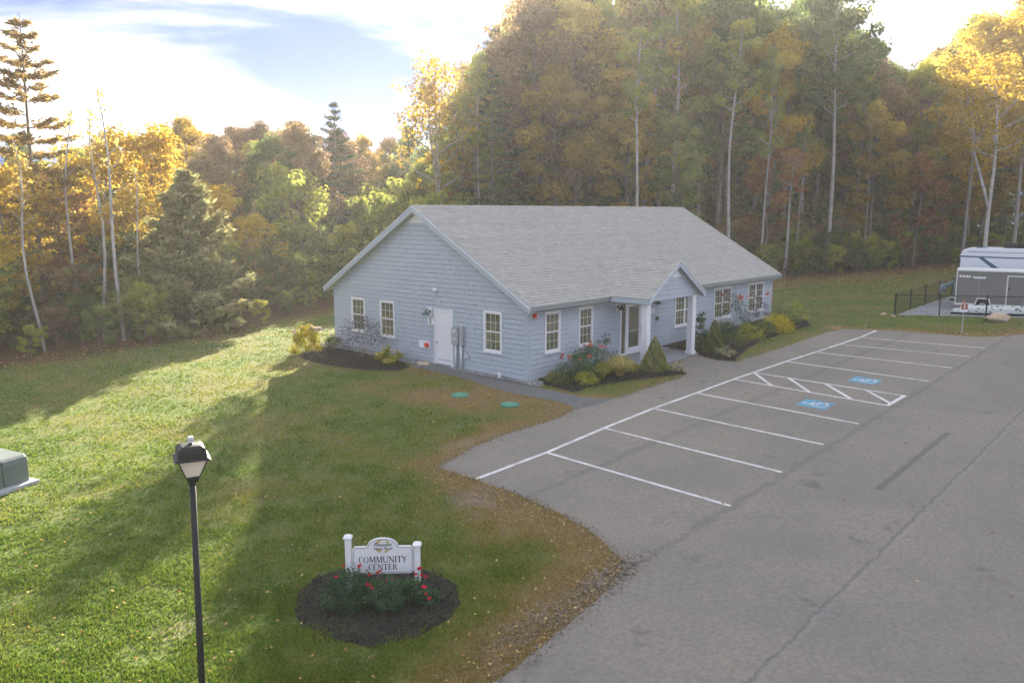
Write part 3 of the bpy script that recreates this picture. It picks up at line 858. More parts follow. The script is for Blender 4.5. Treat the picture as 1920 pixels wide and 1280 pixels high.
# corner boards
for (x, y) in ((X0, Y0), (X0, Y1), (X1, Y0)):
    sx = -1 if x == X0 else 1; sy = -1 if y == Y0 else 1
    zc = 2.86 if y == Y0 else zw(Y1) - 0.02
    k = MB()
    k.box(min(x + sx * 0.035, x - sx * 0.11), max(x + sx * 0.035, x - sx * 0.11), min(y + sy * 0.035, y - sy * 0.004), max(y + sy * 0.035, y - sy * 0.004), ZB, zc)
    k.box(min(x + sx * 0.035, x - sx * 0.004), max(x + sx * 0.035, x - sx * 0.004), min(y - sy * 0.004, y - sy * 0.11), max(y - sy * 0.004, y - sy * 0.11), ZB, zc)
    k.build('corner_board', 'trim', house)
# roof deck
k = MB()
xa, xb = X0 - OR, X1 + OR
for (ya, za, yb, zb) in ((YE, ZE, YR, ZR), (2 * YR - YE, ZE, YR, ZR)):
    k.prism([(xa, ya, za - 0.03), (xa, yb, zb - 0.03), (xa, yb, zb - TH), (xa, ya, za - TH)], (xb - xa, 0, 0))
k.build('roof', 'trim', house)
roof = [o for o in house.children if o.name.startswith('roof')][0]

def shingles(name, parent, O, U, V, length_at, vmax, expo=0.17, tab=0.26, seed=0):
    """O + U*u + V*v with unit U (along the eave) and V (up the slope); length_at(v) -> (u0, u1)"""
    r = random.Random(seed); O, U, V = Vector(O), Vector(U), Vector(V); N = U.cross(V).normalized()
    if N.z < 0: N = -N
    k = MB(); v = 0.0
    while v < vmax - 0.03:
        v1 = min(v + expo, vmax); u0, u1 = length_at((v + v1) / 2); tb = r.uniform(-0.06, 0.06)
        u = u0 - r.uniform(0, tab)
        while u < u1:
            w = tab * r.choice((0.55, 0.8, 1.0, 1.0, 1.3)); a, b_ = max(u, u0), min(u + w, u1)
            if b_ - a > 0.02:
                th = 0.021 + r.choice((0, 0, 0.008)); t = min(1, max(0, r.gauss(0.5, 0.10) + tb))
                A, B = O + U * a + V * v, O + U * b_ + V * v; C_, D = O + U * b_ + V * (v1 + 0.02), O + U * a + V * (v1 + 0.02)
                k.quad(A + N * th, B + N * th, C_ + N * 0.006, D + N * 0.006, t)
                k.quad(A, B, B + N * th, A + N * th, t)
                k.tri(A, A + N * th, D + N * 0.006, t); k.tri(B, C_ + N * 0.006, B + N * th, t)
            u += w
        v += expo
    o = k.build(name, 'roof', parent); o['kind'] = 'stuff'; return o
import mathutils
ln = math.hypot(YR - YE, ZR - ZE)
vf = Vector((0, (YR - YE) / ln, (ZR - ZE) / ln)); vbk = Vector((0, -(YR - YE) / ln, (ZR - ZE) / ln))
shingles('roof_shingles', house, (xa - 0.02, YE - 0.02, ZE - 0.03), (1, 0, 0), vf, lambda v: (0, xb - xa + 0.04), ln + 0.02, seed=5)
shingles('roof_shingles', house, (xa - 0.02, 2 * YR - YE + 0.02, ZE - 0.03), (1, 0, 0), vbk, lambda v: (0, xb - xa + 0.04), ln + 0.02, expo=0.3, tab=0.6, seed=6)
k = MB(); x = xa - 0.02; r_ = random.Random(8)
while x < xb:
    x2 = min(x + 0.2, xb + 0.02); t = r_.uniform(0.2, 0.8); h = 0.03
    k.quad((x, YR - 0.15, ZR - 0.03 - 0.15 * SL + h), (x2 + 0.03, YR - 0.15, ZR - 0.035 - 0.15 * SL + h), (x2 + 0.03, YR, ZR - 0.035 + h), (x, YR, ZR - 0.03 + h), t)
    k.quad((x, YR, ZR - 0.03 + h), (x2 + 0.03, YR, ZR - 0.035 + h), (x2 + 0.03, YR + 0.15, ZR - 0.035 - 0.15 * SL + h), (x, YR + 0.15, ZR - 0.03 - 0.15 * SL + h), t)
    x += 0.2
k.build('ridge_cap', 'roof', house)
# rake boards with a pale drip edge, fascias, soffits
for x, s in ((xa, -1), (xb, 1)):
    for side in (0, 1):
        k = MB(); yo = YE - 0.03 if side == 0 else 2 * YR - YE + 0.03
        ze = ZE - 0.03 * SL
        p = [(x, yo, ze - 0.045), (x, YR, ZR - 0.045), (x, YR, ZR - 0.30), (x, yo, ze - 0.27)]
        k.prism(p, (s * 0.03, 0, 0)); k.build('rake_board', 'trim', house)
        k = MB()
        p = [(x - s * 0.01, yo - (0.02 if side == 0 else -0.02), ze - 0.05), (x - s * 0.01, YR, ZR - 0.04), (x - s * 0.01, YR, ZR - 0.075), (x - s * 0.01, yo, ze - 0.085)]
        k.prism(p, (s * 0.065, 0, 0)); k.build('drip_edge', 'drip', house)
PX0, PX1, PY0, PZR = 26.42, 30.78, 16.75, 4.43       # porch roof plan and ridge height
PXC = (PX0 + PX1) / 2
PS = (PZR - 3.0) / (PXC - PX0)
for u0, u1 in ((xa, PX0 + 0.02), (PX1 - 0.02, xb)):
    k = MB(); k.box(u0, u1, YE - 0.04, YE - 0.012, ZE - 0.20, ZE - 0.055); k.build('fascia', 'fascia', house)
    k = MB(); k.box(u0, u1, YE - 0.01, Y0 - 0.03, ZE - TH - 0.065, ZE - TH - 0.045); k.build('soffit', 'soffit', house)
for x, s in ((X0, -1), (X1, 1)):
    for side in (0, 1):
        k = MB(); yy = lambda y: y if side == 0 else 2 * YR - y
        k.prism([(x, yy(YE), ZE - TH - 0.012), (x, yy(YR), ZR - TH - 0.012), (x, yy(YR), ZR - TH - 0.03), (x, yy(YE), ZE - TH - 0.03)], (s * (OR - 0.004), 0, 0))
        k.build('rake_soffit', 'soffit', house)
# gable vent: white louvred triangle under the peak
def vent(name, P, N, w, z0, z1, parent):
    N = Vector(N); v = empty(name, P(0, z0)); v.parent = parent; v.matrix_parent_inverse = world_inverse(parent)
    k = MB(); tri = [Vector(P(-w / 2, z0)), Vector(P(w / 2, z0)), Vector(P(0, z1))]
    k.prism([p + N * 0.02 for p in tri], N * 0.03); k.build('vent_panel', 'white', v)
    n_ = 6
    for i in range(n_):
        z = z0 + (z1 - z0) * (i + 0.25) / (n_ + 0.8); hw = w / 2 * (1 - (z - z0) / (z1 - z0)) * 0.86
        k = MB(); a, b_ = Vector(P(-hw, z)), Vector(P(hw, z))
        k.obox(a + N * 0.05, b_ - a, Vector((0, 0, 0.025)), N * 0.014); k.build('slat', 'white', v)
vent('gable_vent', lambda u, z: (X0, YR + u, z), (-1, 0, 0), 1.30, 5.90, 6.29, house)

# windows: white casing, sash rails, cream grilles, two panes
def window(P, N, u0, u1, z0, z1, units=1, parent=house):
    N = Vector(N); U = (Vector(P(1, 0)) - Vector(P(0, 0))); Z = Vector((0, 0, 1))
    w = empty('window', P((u0 + u1) / 2, z0)); w.parent = parent; w.matrix_parent_inverse = world_inverse(parent)
    def bar(k, a, b_, za, zb, d0, d1):
        k.obox(Vector(P(a, za)) + N * d0, U * (b_ - a), Z * (zb - za), N * (d1 - d0))
    c = 0.085
    k = MB()
    bar(k, u0, u0 + c, z0, z1, 0.0, 0.062); bar(k, u1 - c, u1, z0, z1, 0.0, 0.062)
    bar(k, u0 + c, u1 - c, z1 - c, z1, 0.0, 0.060); bar(k, u0 + c, u1 - c, z0, z0 + c * 0.9, 0.0, 0.060)
    k.build('frame', 'white', w)
    k = MB(); bar(k, u0 - 0.02, u1 + 0.02, z0 - 0.035, z0 - 0.002, 0.0, 0.085); k.build('sill', 'white', w)
    ws = (u1 - u0 - 2 * c) / units
    for i in range(units):
        a, b_ = u0 + c + i * ws, u0 + c + (i + 1) * ws
        if i > 0:
            k = MB(); bar(k, a - 0.045, a + 0.045, z0 + c * 0.9, z1 - c, 0.0, 0.055); k.build('mullion', 'white', w)
        a += 0.045 if i > 0 else 0; b_ -= 0.045 if i < units - 1 else 0
        zm = (z0 + z1) / 2
        for za, zb, d in ((zm, z1 - c, 0.018), (z0 + c * 0.9, zm, 0.010)):
            k = MB(); bar(k, a, b_, za, zb, 0.002, d); k.build('pane', 'glass', w)
            k = MB(); s = 0.022
            bar(k, a, a + s, za, zb, d, d + 0.020); bar(k, b_ - s, b_, za, zb, d, d + 0.020)
            bar(k, a + s, b_ - s, za, za + s, d, d + 0.019); bar(k, a + s, b_ - s, zb - s * 1.3, zb, d, d + 0.019)
            k.build('sash', 'white', w)
            k = MB(); t_ = 0.016
            for q in (1 / 3, 2 / 3):
                u = a + (b_ - a) * q; bar(k, u - t_ / 2, u + t_ / 2, za + s, zb - s, d, d + 0.006)
            zz = (za + zb) / 2; bar(k, a + s, b_ - s, zz - t_ / 2, zz + t_ / 2, d, d + 0.0075)
            k.build('grille', 'muntin', w)
    return w
PG = lambda u, z: (X0, u, z)
PF = lambda u, z: (u, Y0, z)
for u0, u1, z0, z1 in WIN_G: window(PG, (-1, 0, 0), u0, u1, z0, z1)
for u0, u1, z0, z1 in WIN_F: window(PF, (0, -1, 0), u0, u1, z0, z1)
for u0, u1, z0, z1 in WIN_F2: window(PF, (0, -1, 0), u0, u1, z0, z1, 2)

def sub(name, loc, parent=house):
    e = empty(name, loc); e.parent = parent; e.matrix_parent_inverse = world_inverse(parent); return e
# side door
d = sub('door', (X0, 23.43, 0.12)); y0, y1, z0, z1 = DOOR_G
k = MB(); k.box(X0 - 0.05, X0 + 0.0, y0, y0 + 0.07, z0, z1); k.box(X0 - 0.05, X0, y1 - 0.07, y1, z0, z1); k.box(X0 - 0.048, X0, y0 + 0.07, y1 - 0.07, z1 - 0.07, z1)
k.build('door_frame', 'white', d)
k = MB(); k.box(X0 - 0.03, X0 + 0.0, y0 + 0.075, y1 - 0.075, z0 + 0.14, z1 - 0.075); k.build('door_leaf', 'door', d, bevel=0.004)
k = MB(); k.box(X0 - 0.034, X0 - 0.0305, y0 + 0.10, y1 - 0.22, z0 + 0.30, z0 + 0.335); k.build('door_sweep', 'steel', d)
k = MB(); k.box(X0 - 0.10, X0, y0, y1, z0 - 0.04, z0 + 0.09); k.build('threshold', 'conduit', d)
k = MB(); k.tube([(X0 - 0.03, y1 - 0.16, 1.12), (X0 - 0.085, y1 - 0.16, 1.12)], [0.012, 0.012], 8); k.tube([(X0 - 0.08, y1 - 0.16, 1.12), (X0 - 0.13, y1 - 0.16, 1.12)], [0.03, 0.032], 12)
k.tube([(X0 - 0.031, y1 - 0.16, 1.12), (X0 - 0.037, y1 - 0.16, 1.12)], [0.04, 0.04], 12); k.build('door_handle', 'steel', d)

# wall lamps: white mounting block, curved arm, dark green shade
def wall_lamp(P, N, u, z):
    N = Vector(N); U = Vector(P(1, 0)) - Vector(P(0, 0)); o = Vector(P(u, z))
    e = sub('wall_lamp', o)
    k = MB(); k.obox(o - U * 0.11 - Vector((0, 0, 0.2)) + N * 0.02, U * 0.22, Vector((0, 0, 0.38)), N * 0.035); k.build('mounting_block', 'white', e)
    k = MB(); k.tube([o + N * 0.055, o + N * 0.14 + Vector((0, 0, 0.09)), o + N * 0.24 + Vector((0, 0, 0.10)), o + N * 0.27 + Vector((0, 0, 0.05))], 0.016, 8)
    k.tube([o + N * 0.055, o + N * 0.075], [0.06, 0.055], 14); k.build('lamp_arm', 'darkgreen', e, smooth=False)
    k = MB(); c = o + N * 0.27
    k.lathe([(0.035, 0.06), (0.05, 0.02), (0.075, 0.0), (0.17, -0.10), (0.175, -0.115), (0.16, -0.112), (0.06, -0.02), (0.02, -0.01)], 20, c); k.build('lamp_shade', 'darkgreen', e, smooth=True)
wall_lamp(PG, (-1, 0, 0), 24.22, 2.34)
wall_lamp(PF, (0, -1, 0), 27.40, 2.46)
wall_lamp(PF, (0, -1, 0), 30.12, 2.47)

def text_mesh(body, size, name, shear=0.0, extrude=0.0, offset=0.0, spacing=1.0):
    cu = bpy.data.curves.new(name, 'FONT'); cu.body = body; cu.size = size; cu.align_x = 'CENTER'; cu.align_y = 'CENTER'
    cu.shear = shear; cu.extrude = extrude; cu.offset = offset; cu.space_character = spacing; cu.resolution_u = 3
    ob = bpy.data.objects.new(name, cu); COL.objects.link(ob)
    dg = bpy.context.evaluated_depsgraph_get(); me = bpy.data.meshes.new_from_object(ob.evaluated_get(dg))
    bpy.data.objects.remove(ob); bpy.data.curves.remove(cu); me.name = name
    return me
def place_text(me, name, origin, U, W, m, parent):
    """put a flat text mesh on a wall: U along the line, W up"""
    U, W = Vector(U).normalized(), Vector(W).normalized(); Nn = U.cross(W)
    mt = Matrix((U, W, Nn)).transposed().to_4x4(); mt.translation = Vector(origin)
    me.transform(mt); me.materials.clear(); me.materials.append(M[m])
    return link(name, me, parent)
def number_plate(P, N, u, z, body):
    N = Vector(N); U = Vector(P(1, 0)) - Vector(P(0, 0)); o = Vector(P(u, z)); e = sub('number_plate', o)
    Ud = U if N.y < 0 else -U
    k = MB(); k.obox(o - U * 0.19 - Vector((0, 0, 0.13)) + N * 0.02, U * 0.38, Vector((0, 0, 0.26)), N * 0.03); k.build('plate', 'white', e)
    place_text(text_mesh(body, 0.27, 'digit', offset=0.006), 'digit', o + N * 0.053, Ud, (0, 0, 1), 'dark', e)
number_plate(PG, (-1, 0, 0), 24.20, 1.94, '3')
number_plate(PF, (0, -1, 0), 30.06, 2.03, '1')

# fire hose inlet on its white plate
e = sub('hose_inlet', (X0, 24.6, 0.92)); k = MB(); k.box(X0 - 0.05, X0 - 0.02, 24.26, 24.92, 0.78, 1.10); k.build('plate', 'white', e)
k = MB(); k.tube([(X0 - 0.05, 24.56, 0.96), (X0 - 0.11, 24.50, 0.94)], [0.06, 0.055], 14); k.build('coupling', 'steel', e)
k = MB(); k.tube([(X0 - 0.05, 24.42, 0.93), (X0 - 0.14, 24.42, 0.93)], [0.11, 0.10], 18); k.build('cap', 'red', e)
# electric meter boxes and their risers
e = sub('electric_meter', (X0, 22.5, 0.2))
k = MB(); k.box(X0 - 0.20, X0 - 0.02, 22.46, 22.83, 1.15, 1.84); k.build('meter_box', 'steel', e, bevel=0.01)
k = MB(); k.tube([(X0 - 0.20, 22.64, 1.68), (X0 - 0.23, 22.64, 1.68)], [0.085, 0.08], 16); k.tube([(X0 - 0.20, 22.64, 1.40), (X0 - 0.215, 22.64, 1.40)], [0.05, 0.045], 16); k.build('meter_dial', 'conduit', e)
k = MB(); k.box(X0 - 0.15, X0 - 0.02, 22.22, 22.43, 1.15, 1.92); k.build('switch_box', 'steel', e, bevel=0.01)
for y in (22.66, 22.36):
    k = MB(); k.tube([(X0 - 0.10, y, 0.08), (X0 - 0.10, y, 1.15)], 0.058, 12); k.build('conduit', 'conduit', e, smooth=True)
e = sub('valve', (X0, 22.1, 0.75)); k = MB()
k.tube([(X0 - 0.02, 22.12, 0.88), (X0 - 0.12, 22.12, 0.88), (X0 - 0.12, 22.06, 0.70)], 0.035, 8); k.tube([(X0 - 0.10, 22.16, 0.72), (X0 - 0.10, 21.98, 0.72)], 0.05, 10); k.build('valve_body', 'conduit', e)
k = MB(); k.lathe([(0.02, 0), (0.10, 0.02), (0.12, 0.08), (0.08, 0.14), (0.02, 0.16)], 14, (X0 - 0.09, 23.84, 3.17)); k.build('flood_light', 'white', house, smooth=True)
k = MB(); k.box(X0 - 0.07, X0 - 0.02, 25.38, 25.54, 0.86, 1.02); k.build('dryer_vent', 'trim', house)
for y in (29.18, 28.91):
    k = MB(); k.tube([(X0 - 0.02, y, 3.13), (X0 - 0.10, y, 3.10)], 0.04, 8); k.build('vent_pipe', 'conduit', house)
k = MB(); k.tube([(X0 - 0.22, 20.18, 0.05), (X0 - 0.22, 20.18, 0.33)], 0.055, 12); k.tube([(X0 - 0.22, 20.18, 0.30), (X0 - 0.22, 20.18, 0.36)], 0.068, 12); k.build('drain_stub', 'white', house)
# fire alarm strobe by the corner
e = sub('fire_alarm', (22.11, Y0, 2.58)); k = MB(); k.box(22.02, 22.20, Y0 - 0.09, Y0 - 0.02, 2.48, 2.70); k.tube([(22.11, Y0 - 0.09, 2.59), (22.11, Y0 - 0.13, 2.59)], [0.10, 0.07], 14); k.build('alarm_housing', 'red', e)
k = MB(); k.box(22.13, 22.195, Y0 - 0.14, Y0 - 0.09, 2.55, 2.64); k.build('strobe_lens', 'white', e)

# entrance: sidelight, glazed door, sidelight
e = sub('entrance', (28.6, Y0, 0.3)); u0, u1, z0, z1 = ENTRY
def fr(k, a, b_, za, zb, d0=0.0, d1=0.06): k.box(a, b_, Y0 - d1, Y0 - d0, za, zb)
k = MB(); fr(k, u0, u0 + 0.08, z0, z1); fr(k, u1 - 0.08, u1, z0, z1); fr(k, u0 + 0.08, u1 - 0.08, z1 - 0.12, z1, 0, 0.058); fr(k, 28.02, 28.11, z0, z1 - 0.12, 0, 0.057); fr(k, 29.18, 29.25, z0, z1 - 0.12, 0, 0.057)
k.build('entrance_frame', 'white', e)
for a, b_ in ((u0 + 0.08, 28.02), (29.25, u1 - 0.08)):
    k = MB(); fr(k, a, b_, z0 + 0.10, z1 - 0.12, 0.002, 0.02); k.build('sidelight', 'doorglass', e)
    k = MB(); fr(k, a, b_, z0, z0 + 0.10, 0, 0.05); k.build('bottom_panel', 'white', e)
k = MB(); a, b_ = 28.115, 29.175
fr(k, a, a + 0.14, z0 + 0.03, z1 - 0.13, 0.004, 0.05); fr(k, b_ - 0.14, b_, z0 + 0.03, z1 - 0.13, 0.004, 0.05); fr(k, a + 0.14, b_ - 0.14, z1 - 0.29, z1 - 0.13, 0.004, 0.049); fr(k, a + 0.14, b_ - 0.14, z0 + 0.03, z0 + 0.31, 0.004, 0.049)
k.build('door_leaf', 'white', e)
k = MB(); fr(k, a + 0.14, b_ - 0.14, z0 + 0.31, z1 - 0.29, 0.006, 0.028); k.build('door_pane', 'doorglass', e)
k = MB(); fr(k, a + 0.14, b_ - 0.14, 1.30, 1.345, 0.028, 0.06); k.tube([(b_ - 0.07, Y0 - 0.11, 1.15), (b_ - 0.07, Y0 - 0.11, 1.5)], 0.014, 8); k.tube([(b_ - 0.07, Y0 - 0.05, 1.18), (b_ - 0.07, Y0 - 0.11, 1.18)], 0.012, 8); k.tube([(b_ - 0.07, Y0 - 0.05, 1.47), (b_ - 0.07, Y0 - 0.11, 1.47)], 0.012, 8)
k.build('push_bar', 'steel', e)
k = MB(); k.box(30.40, 30.58, Y0 - 0.08, Y0 - 0.02, 1.57, 1.74); k.build('key_box', 'black', house)

# porch: slab, columns, roof with its own gable
k = MB(); k.box(26.3, 30.85, 16.86, Y0 - 0.031, 0.0, 0.30); k.build('porch_slab', 'slab', house, bevel=0.015)
def column(x, y):
    c = sub('column', (x, y, 0.3)); w = 0.135
    k = MB(); k.box(x - w, x + w, y - w, y + w, 0.45, 2.80); k.build('shaft', 'white', c, bevel=0.008)
    k = MB(); k.box(x - w - 0.035, x + w + 0.035, y - w - 0.035, y + w + 0.035, 0.302, 0.452); k.build('plinth', 'white', c, bevel=0.01)
    k = MB(); k.box(x - w - 0.02, x + w + 0.02, y - w - 0.02, y + w + 0.02, 2.80, 2.845); k.build('capital', 'white', c)
column(26.74, 17.10); column(30.30, 17.10)
pr = sub('porch_roof', (PXC, PY0, 3.0))
zp = lambda x: PZR - PS * abs(x - PXC)
k = MB()
yb = YE + (PZR - ZE) / SL + 0.05
for s in (-1, 1):
    xe = PX0 if s < 0 else PX1
    # slab that runs back until it meets the main roof
    A = [(xe, PY0, 3.0 - 0.03), (PXC, PY0, PZR - 0.03), (PXC, yb, PZR - 0.03), (xe, YE + 0.02, 3.0 - 0.03)]
    k.hexa([(p[0], p[1], p[2] - 0.15) for p in A] + A)
k.build('porch_roof_deck', 'trim', pr)
lp = math.hypot(PXC - PX0, PZR - 3.0); vl = Vector(((PXC - PX0) / lp, 0, (PZR - 3.0) / lp)); vr = Vector((-(PXC - PX0) / lp, 0, (PZR - 3.0) / lp))
shingles('porch_shingles', pr, (PX0 - 0.02, PY0 - 0.03, 2.975), (0, 1, 0), vl, lambda v: (0, (YE - PY0) + 0.04 + v / lp * (yb - YE)), lp + 0.01, seed=12)
shingles('porch_shingles', pr, (PX1 + 0.02, PY0 - 0.03, 2.975), (0, 1, 0), vr, lambda v: (0, (YE - PY0) + 0.04 + v / lp * (yb - YE)), lp + 0.01, seed=13)
k = MB(); y = PY0 - 0.03
while y < yb - 0.1:
    t = r_.uniform(0.0, 0.5); h = 0.0
    for s in (-1, 1):
        k.quad((PXC + s * 0.13, y, PZR - 0.13 * PS + h), (PXC + s * 0.13, y + 0.23, PZR - 0.13 * PS - 0.005 + h), (PXC, y + 0.23, PZR + h), (PXC, y, PZR + 0.005 + h), t)
    y += 0.2
k.build('ridge_cap', 'roof', pr)
for s in (-1, 1):
    xe = PX0 - 0.03 if s < 0 else PX1 + 0.03; ze = 3.0 - 0.03 * PS
    k = MB(); k.prism([(xe, PY0, ze - 0.04), (PXC, PY0, PZR - 0.04), (PXC, PY0, PZR - 0.27), (xe, PY0, ze - 0.24)], (0, -0.03, 0)); k.build('rake_board', 'trim', pr)
    k = MB(); k.prism([(xe, PY0 + 0.005, ze - 0.035), (PXC, PY0 + 0.005, PZR - 0.03), (PXC, PY0 + 0.005, PZR - 0.07), (xe, PY0 + 0.005, ze - 0.075)], (0, -0.06, 0)); k.build('drip_edge', 'drip', pr)
    k = MB(); x_ = PX0 if s < 0 else PX1; k.box(min(x_, x_ + s * 0.025), max(x_, x_ + s * 0.025), PY0 + 0.01, YE - 0.045, 2.78, 2.955); k.build('fascia', 'trim', pr)
# porch gable wall, beams, ceiling
GY = 16.98
k = MB(); zg = lambda x: zp(x) - 0.20
k.prism([(PX0 + 0.14, GY, 2.85), (PX1 - 0.14, GY, 2.85), (PX1 - 0.14, GY, zg(PX1 - 0.14)), (PXC, GY, zg(PXC)), (PX0 + 0.14, GY, zg(PX0 + 0.14))], (0, 0.20, 0)); k.build('gable_wall', 'core', pr)
def iv_porch(z, zt_):
    off = max(0, (z + 0.05 - zg(PX0 + 0.14)) / PS); a, b_ = PX0 + 0.14 + off, PX1 - 0.14 - off
    return (a, b_) if b_ - a > 0.1 else None
siding(lambda u, z: (u, GY, z), (0, -1, 0), (2.85, PZR), iv_porch, [], 0.186, 0.9, parent=pr, seed=9)
vent('gable_vent', lambda u, z: (PXC + u, GY, z), (0, -1, 0), 1.02, 3.72, 4.05, house)
for x in (26.74, 30.30):
    k = MB(); k.box(x - 0.13, x + 0.13, GY + 0.20, Y0 - 0.03, 2.70, 2.86); k.build('beam', 'trim', pr)
k = MB(); k.box(PX0 + 0.16, PX1 - 0.16, GY + 0.01, Y0 - 0.03, 2.865, 2.89); k.build('porch_ceiling', 'soffit', pr)

# ------------------------------------------------------------------ street furniture and objects
# green round covers in the lawn
for x, y, lb in ((18.74, 19.44, 'flat green plastic septic cover in the lawn nearer the house path'), (18.93, 17.28, 'flat green plastic septic cover in browner grass nearer the parking lot')):
    z = g1(x, y); t = empty('septic_cover', (x, y, z), lb, 'cover', 'green septic covers in the lawn')
    k = MB(); k.lathe([(0.31, -0.05), (0.31, 0.045), (0.29, 0.06), (0.05, 0.075)], 28, (x, y, z)); k.build('lid', 'cover', t)
    for i in range(8):
        a = 2 * PI * i / 8; k = MB(); d_ = Vector((math.cos(a), math.sin(a), 0)); s_ = Vector((-d_.y, d_.x, 0))
        k.obox(Vector((x, y, z + 0.062)) + d_ * 0.1 - s_ * 0.01, d_ * 0.17, s_ * 0.02, (0, 0, 0.012)); k.build('rib', 'cover', t)

# lamp post
lx, ly = 4.735, 10.235; lz = g1(lx, ly)
M['lampglass'] = mat('frosted_lamp_glass', (0.82, 0.78, 0.74), 0.35, (0.74, 0.69, 0.65), 5)
b = M['lampglass'].node_tree.nodes['Principled BSDF']
n, l = M['lampglass'].node_tree.nodes, M['lampglass'].node_tree.links
tl = n.new('ShaderNodeBsdfTranslucent'); tl.inputs['Color'].default_value = (0.92, 0.90, 0.88, 1)
mxs = n.new('ShaderNodeMixShader'); mxs.inputs[0].default_value = 0.55
l.new(b.outputs[0], mxs.inputs[1]); l.new(tl.outputs[0], mxs.inputs[2]); l.new(mxs.outputs[0], n['Material Output'].inputs['Surface'])
lamp = empty('lamp_post', (lx, ly, lz), 'tall black lamp post with a frosted four-sided lantern on the lawn', 'lamp post')
k = MB(); k.tube([(0, 0, -0.1), (0, 0, 0.02), (0, 0, 3.06)], [0.048, 0.048, 0.040], 16)
k.build('pole', 'black', lamp, smooth=True, loc=(0, 0, 0))
k = MB(); k.lathe([(0.10, 0.0), (0.10, 0.03), (0.055, 0.06), (0.05, 0.10)], 18); k.build('base_flange', 'black', lamp, loc=(0, 0, 0))
ph = math.radians(-20)
def sq(r, z): return [Vector((r * math.cos(ph + PI / 4 + i * PI / 2) * 1.414, r * math.sin(ph + PI / 4 + i * PI / 2) * 1.414, z)) for i in range(4)]
k = MB(); k.lathe([(0.042, 3.00), (0.048, 3.02), (0.05, 3.06), (0.05, 3.10)], 16)
a, c = sq(0.062, 3.06), sq(0.088, 3.145)
k.hexa(a + c); k.build('collar', 'black', lamp, loc=(0, 0, 0))
glo, ghi = sq(0.088, 3.145), sq(0.185, 3.40)
for i in range(4):
    j = (i + 1) % 4; k = MB()
    nrm = ((glo[j] - glo[i]).cross(ghi[i] - glo[i])).normalized()
    k.prism([glo[i], glo[j], ghi[j], ghi[i]], nrm * -0.004); k.build('glass_pane', 'lampglass', lamp, loc=(0, 0, 0))
    k = MB(); k.tube([glo[i], ghi[i]], [0.009, 0.010], 6); k.build('lantern_bar', 'black', lamp, loc=(0, 0, 0))
k = MB(); k.tube([glo[0], glo[1], glo[2], glo[3], glo[0]], 0.008, 6); k.tube([ghi[0], ghi[1], ghi[2], ghi[3], ghi[0]], 0.009, 6); k.build('lantern_ring', 'black', lamp, loc=(0, 0, 0))
k = MB()
rings = [sq(0.228, 3.393), sq(0.228, 3.400), sq(0.186, 3.425), sq(0.178, 3.50), sq(0.160, 3.548), sq(0.12, 3.578), sq(0.02, 3.588)]
i0 = 0
for rr in rings: k.v += [tuple(p) for p in rr]
for q in range(len(rings) - 1):
    for i in range(4):
        j = (i + 1) % 4; k.f.append((q * 4 + i, q * 4 + j, q * 4 + 4 + j, q * 4 + 4 + i)); k.t.append(0.5)
k.f.append((3, 2, 1, 0)); k.f.append(tuple(len(k.v) - 4 + i for i in range(4))); k.t += [0.5, 0.5]
k.build('lantern_cap', 'black', lamp, bevel=0.01, loc=(0, 0, 0))
k = MB(); k.lathe([(0.05, 3.58), (0.02, 3.60), (0.02, 3.61)], 14); k.build('cap_boss', 'black', lamp, loc=(0, 0, 0))
k = MB(); k.lathe([(0.038, 3.607), (0.038, 3.675), (0.030, 3.69)], 18); k.build('photocell', 'conduit', lamp, smooth=False, loc=(0, 0, 0))
k = MB(); k.lathe([(0.0385, 3.635), (0.0385, 3.648)], 18); k.build('photocell_band', 'steel', lamp, loc=(0, 0, 0))
tilt_axis = Vector((0.74, 0.67, 0)).normalized()
lamp.rotation_mode = 'AXIS_ANGLE'; lamp.rotation_axis_angle = (math.radians(1.15), tilt_axis.x, tilt_axis.y, 0)

# transformer cabinet on its concrete pad at the left edge
M['cabinet'] = mat('green_grey_cabinet', (0.105, 0.135, 0.125), 0.45, (0.13, 0.16, 0.15), 4, spec=0.4)
M['pad'] = mat('pale_concrete', (0.42, 0.44, 0.45), 0.9, (0.32, 0.34, 0.35), 5, bump=0.3)
PADZ = g1(5.3, 21.6)
ua = Vector((0.93, 0.31, 0)).normalized() ; va = Vector((-ua.y, ua.x, 0))
cor = Vector((6.13, 21.20, PADZ - 0.06))         # pad corner nearest the house
k = MB(); k.obox(cor - ua * 2.1, ua * 2.1, va * 1.45, (0, 0, 0.17)); pad = k.build('concrete_pad', 'pad', bevel=0.02)
tag(pad, 'pale concrete pad under the green utility cabinet', 'pad')
cz = PADZ + 0.112
c0_ = cor - ua * 0.16 + va * 0.16; c0_.z = cz
tr = empty('utility_cabinet', c0_, 'low dark green utility cabinet with rounded top edge on a concrete pad', 'utility cabinet')
for s0, s1 in ((0.0, 0.62), (0.632, 1.75)):
    k = MB(); pr_ = []
    for w, h in ((0, 0), (0.0, 0.50), (0.03, 0.60), (0.10, 0.655), (0.22, 0.675), (0.95, 0.70), (1.08, 0.66), (1.1, 0.55), (1.1, 0)):
        pr_.append(c0_ - ua * s0 + va * w + Vector((0, 0, h)))
    k.prism(pr_, -ua * (s1 - s0)); k.build('cabinet_half', 'cabinet', tr, bevel=0.012)
k = MB(); k.obox(c0_ - ua * 0.633, ua * 0.014, va * 1.04 + Vector((0, 0, 0)), (0, 0, 0.62)); k.build('door_seam', 'black', tr)
k = MB(); k.obox(c0_ - ua * 0.85 - va * 0.03, ua * 0.06, va * 0.03, (0, 0, 0.12)); o = k.build('latch', 'steel', tr); o.location.z += 0.3
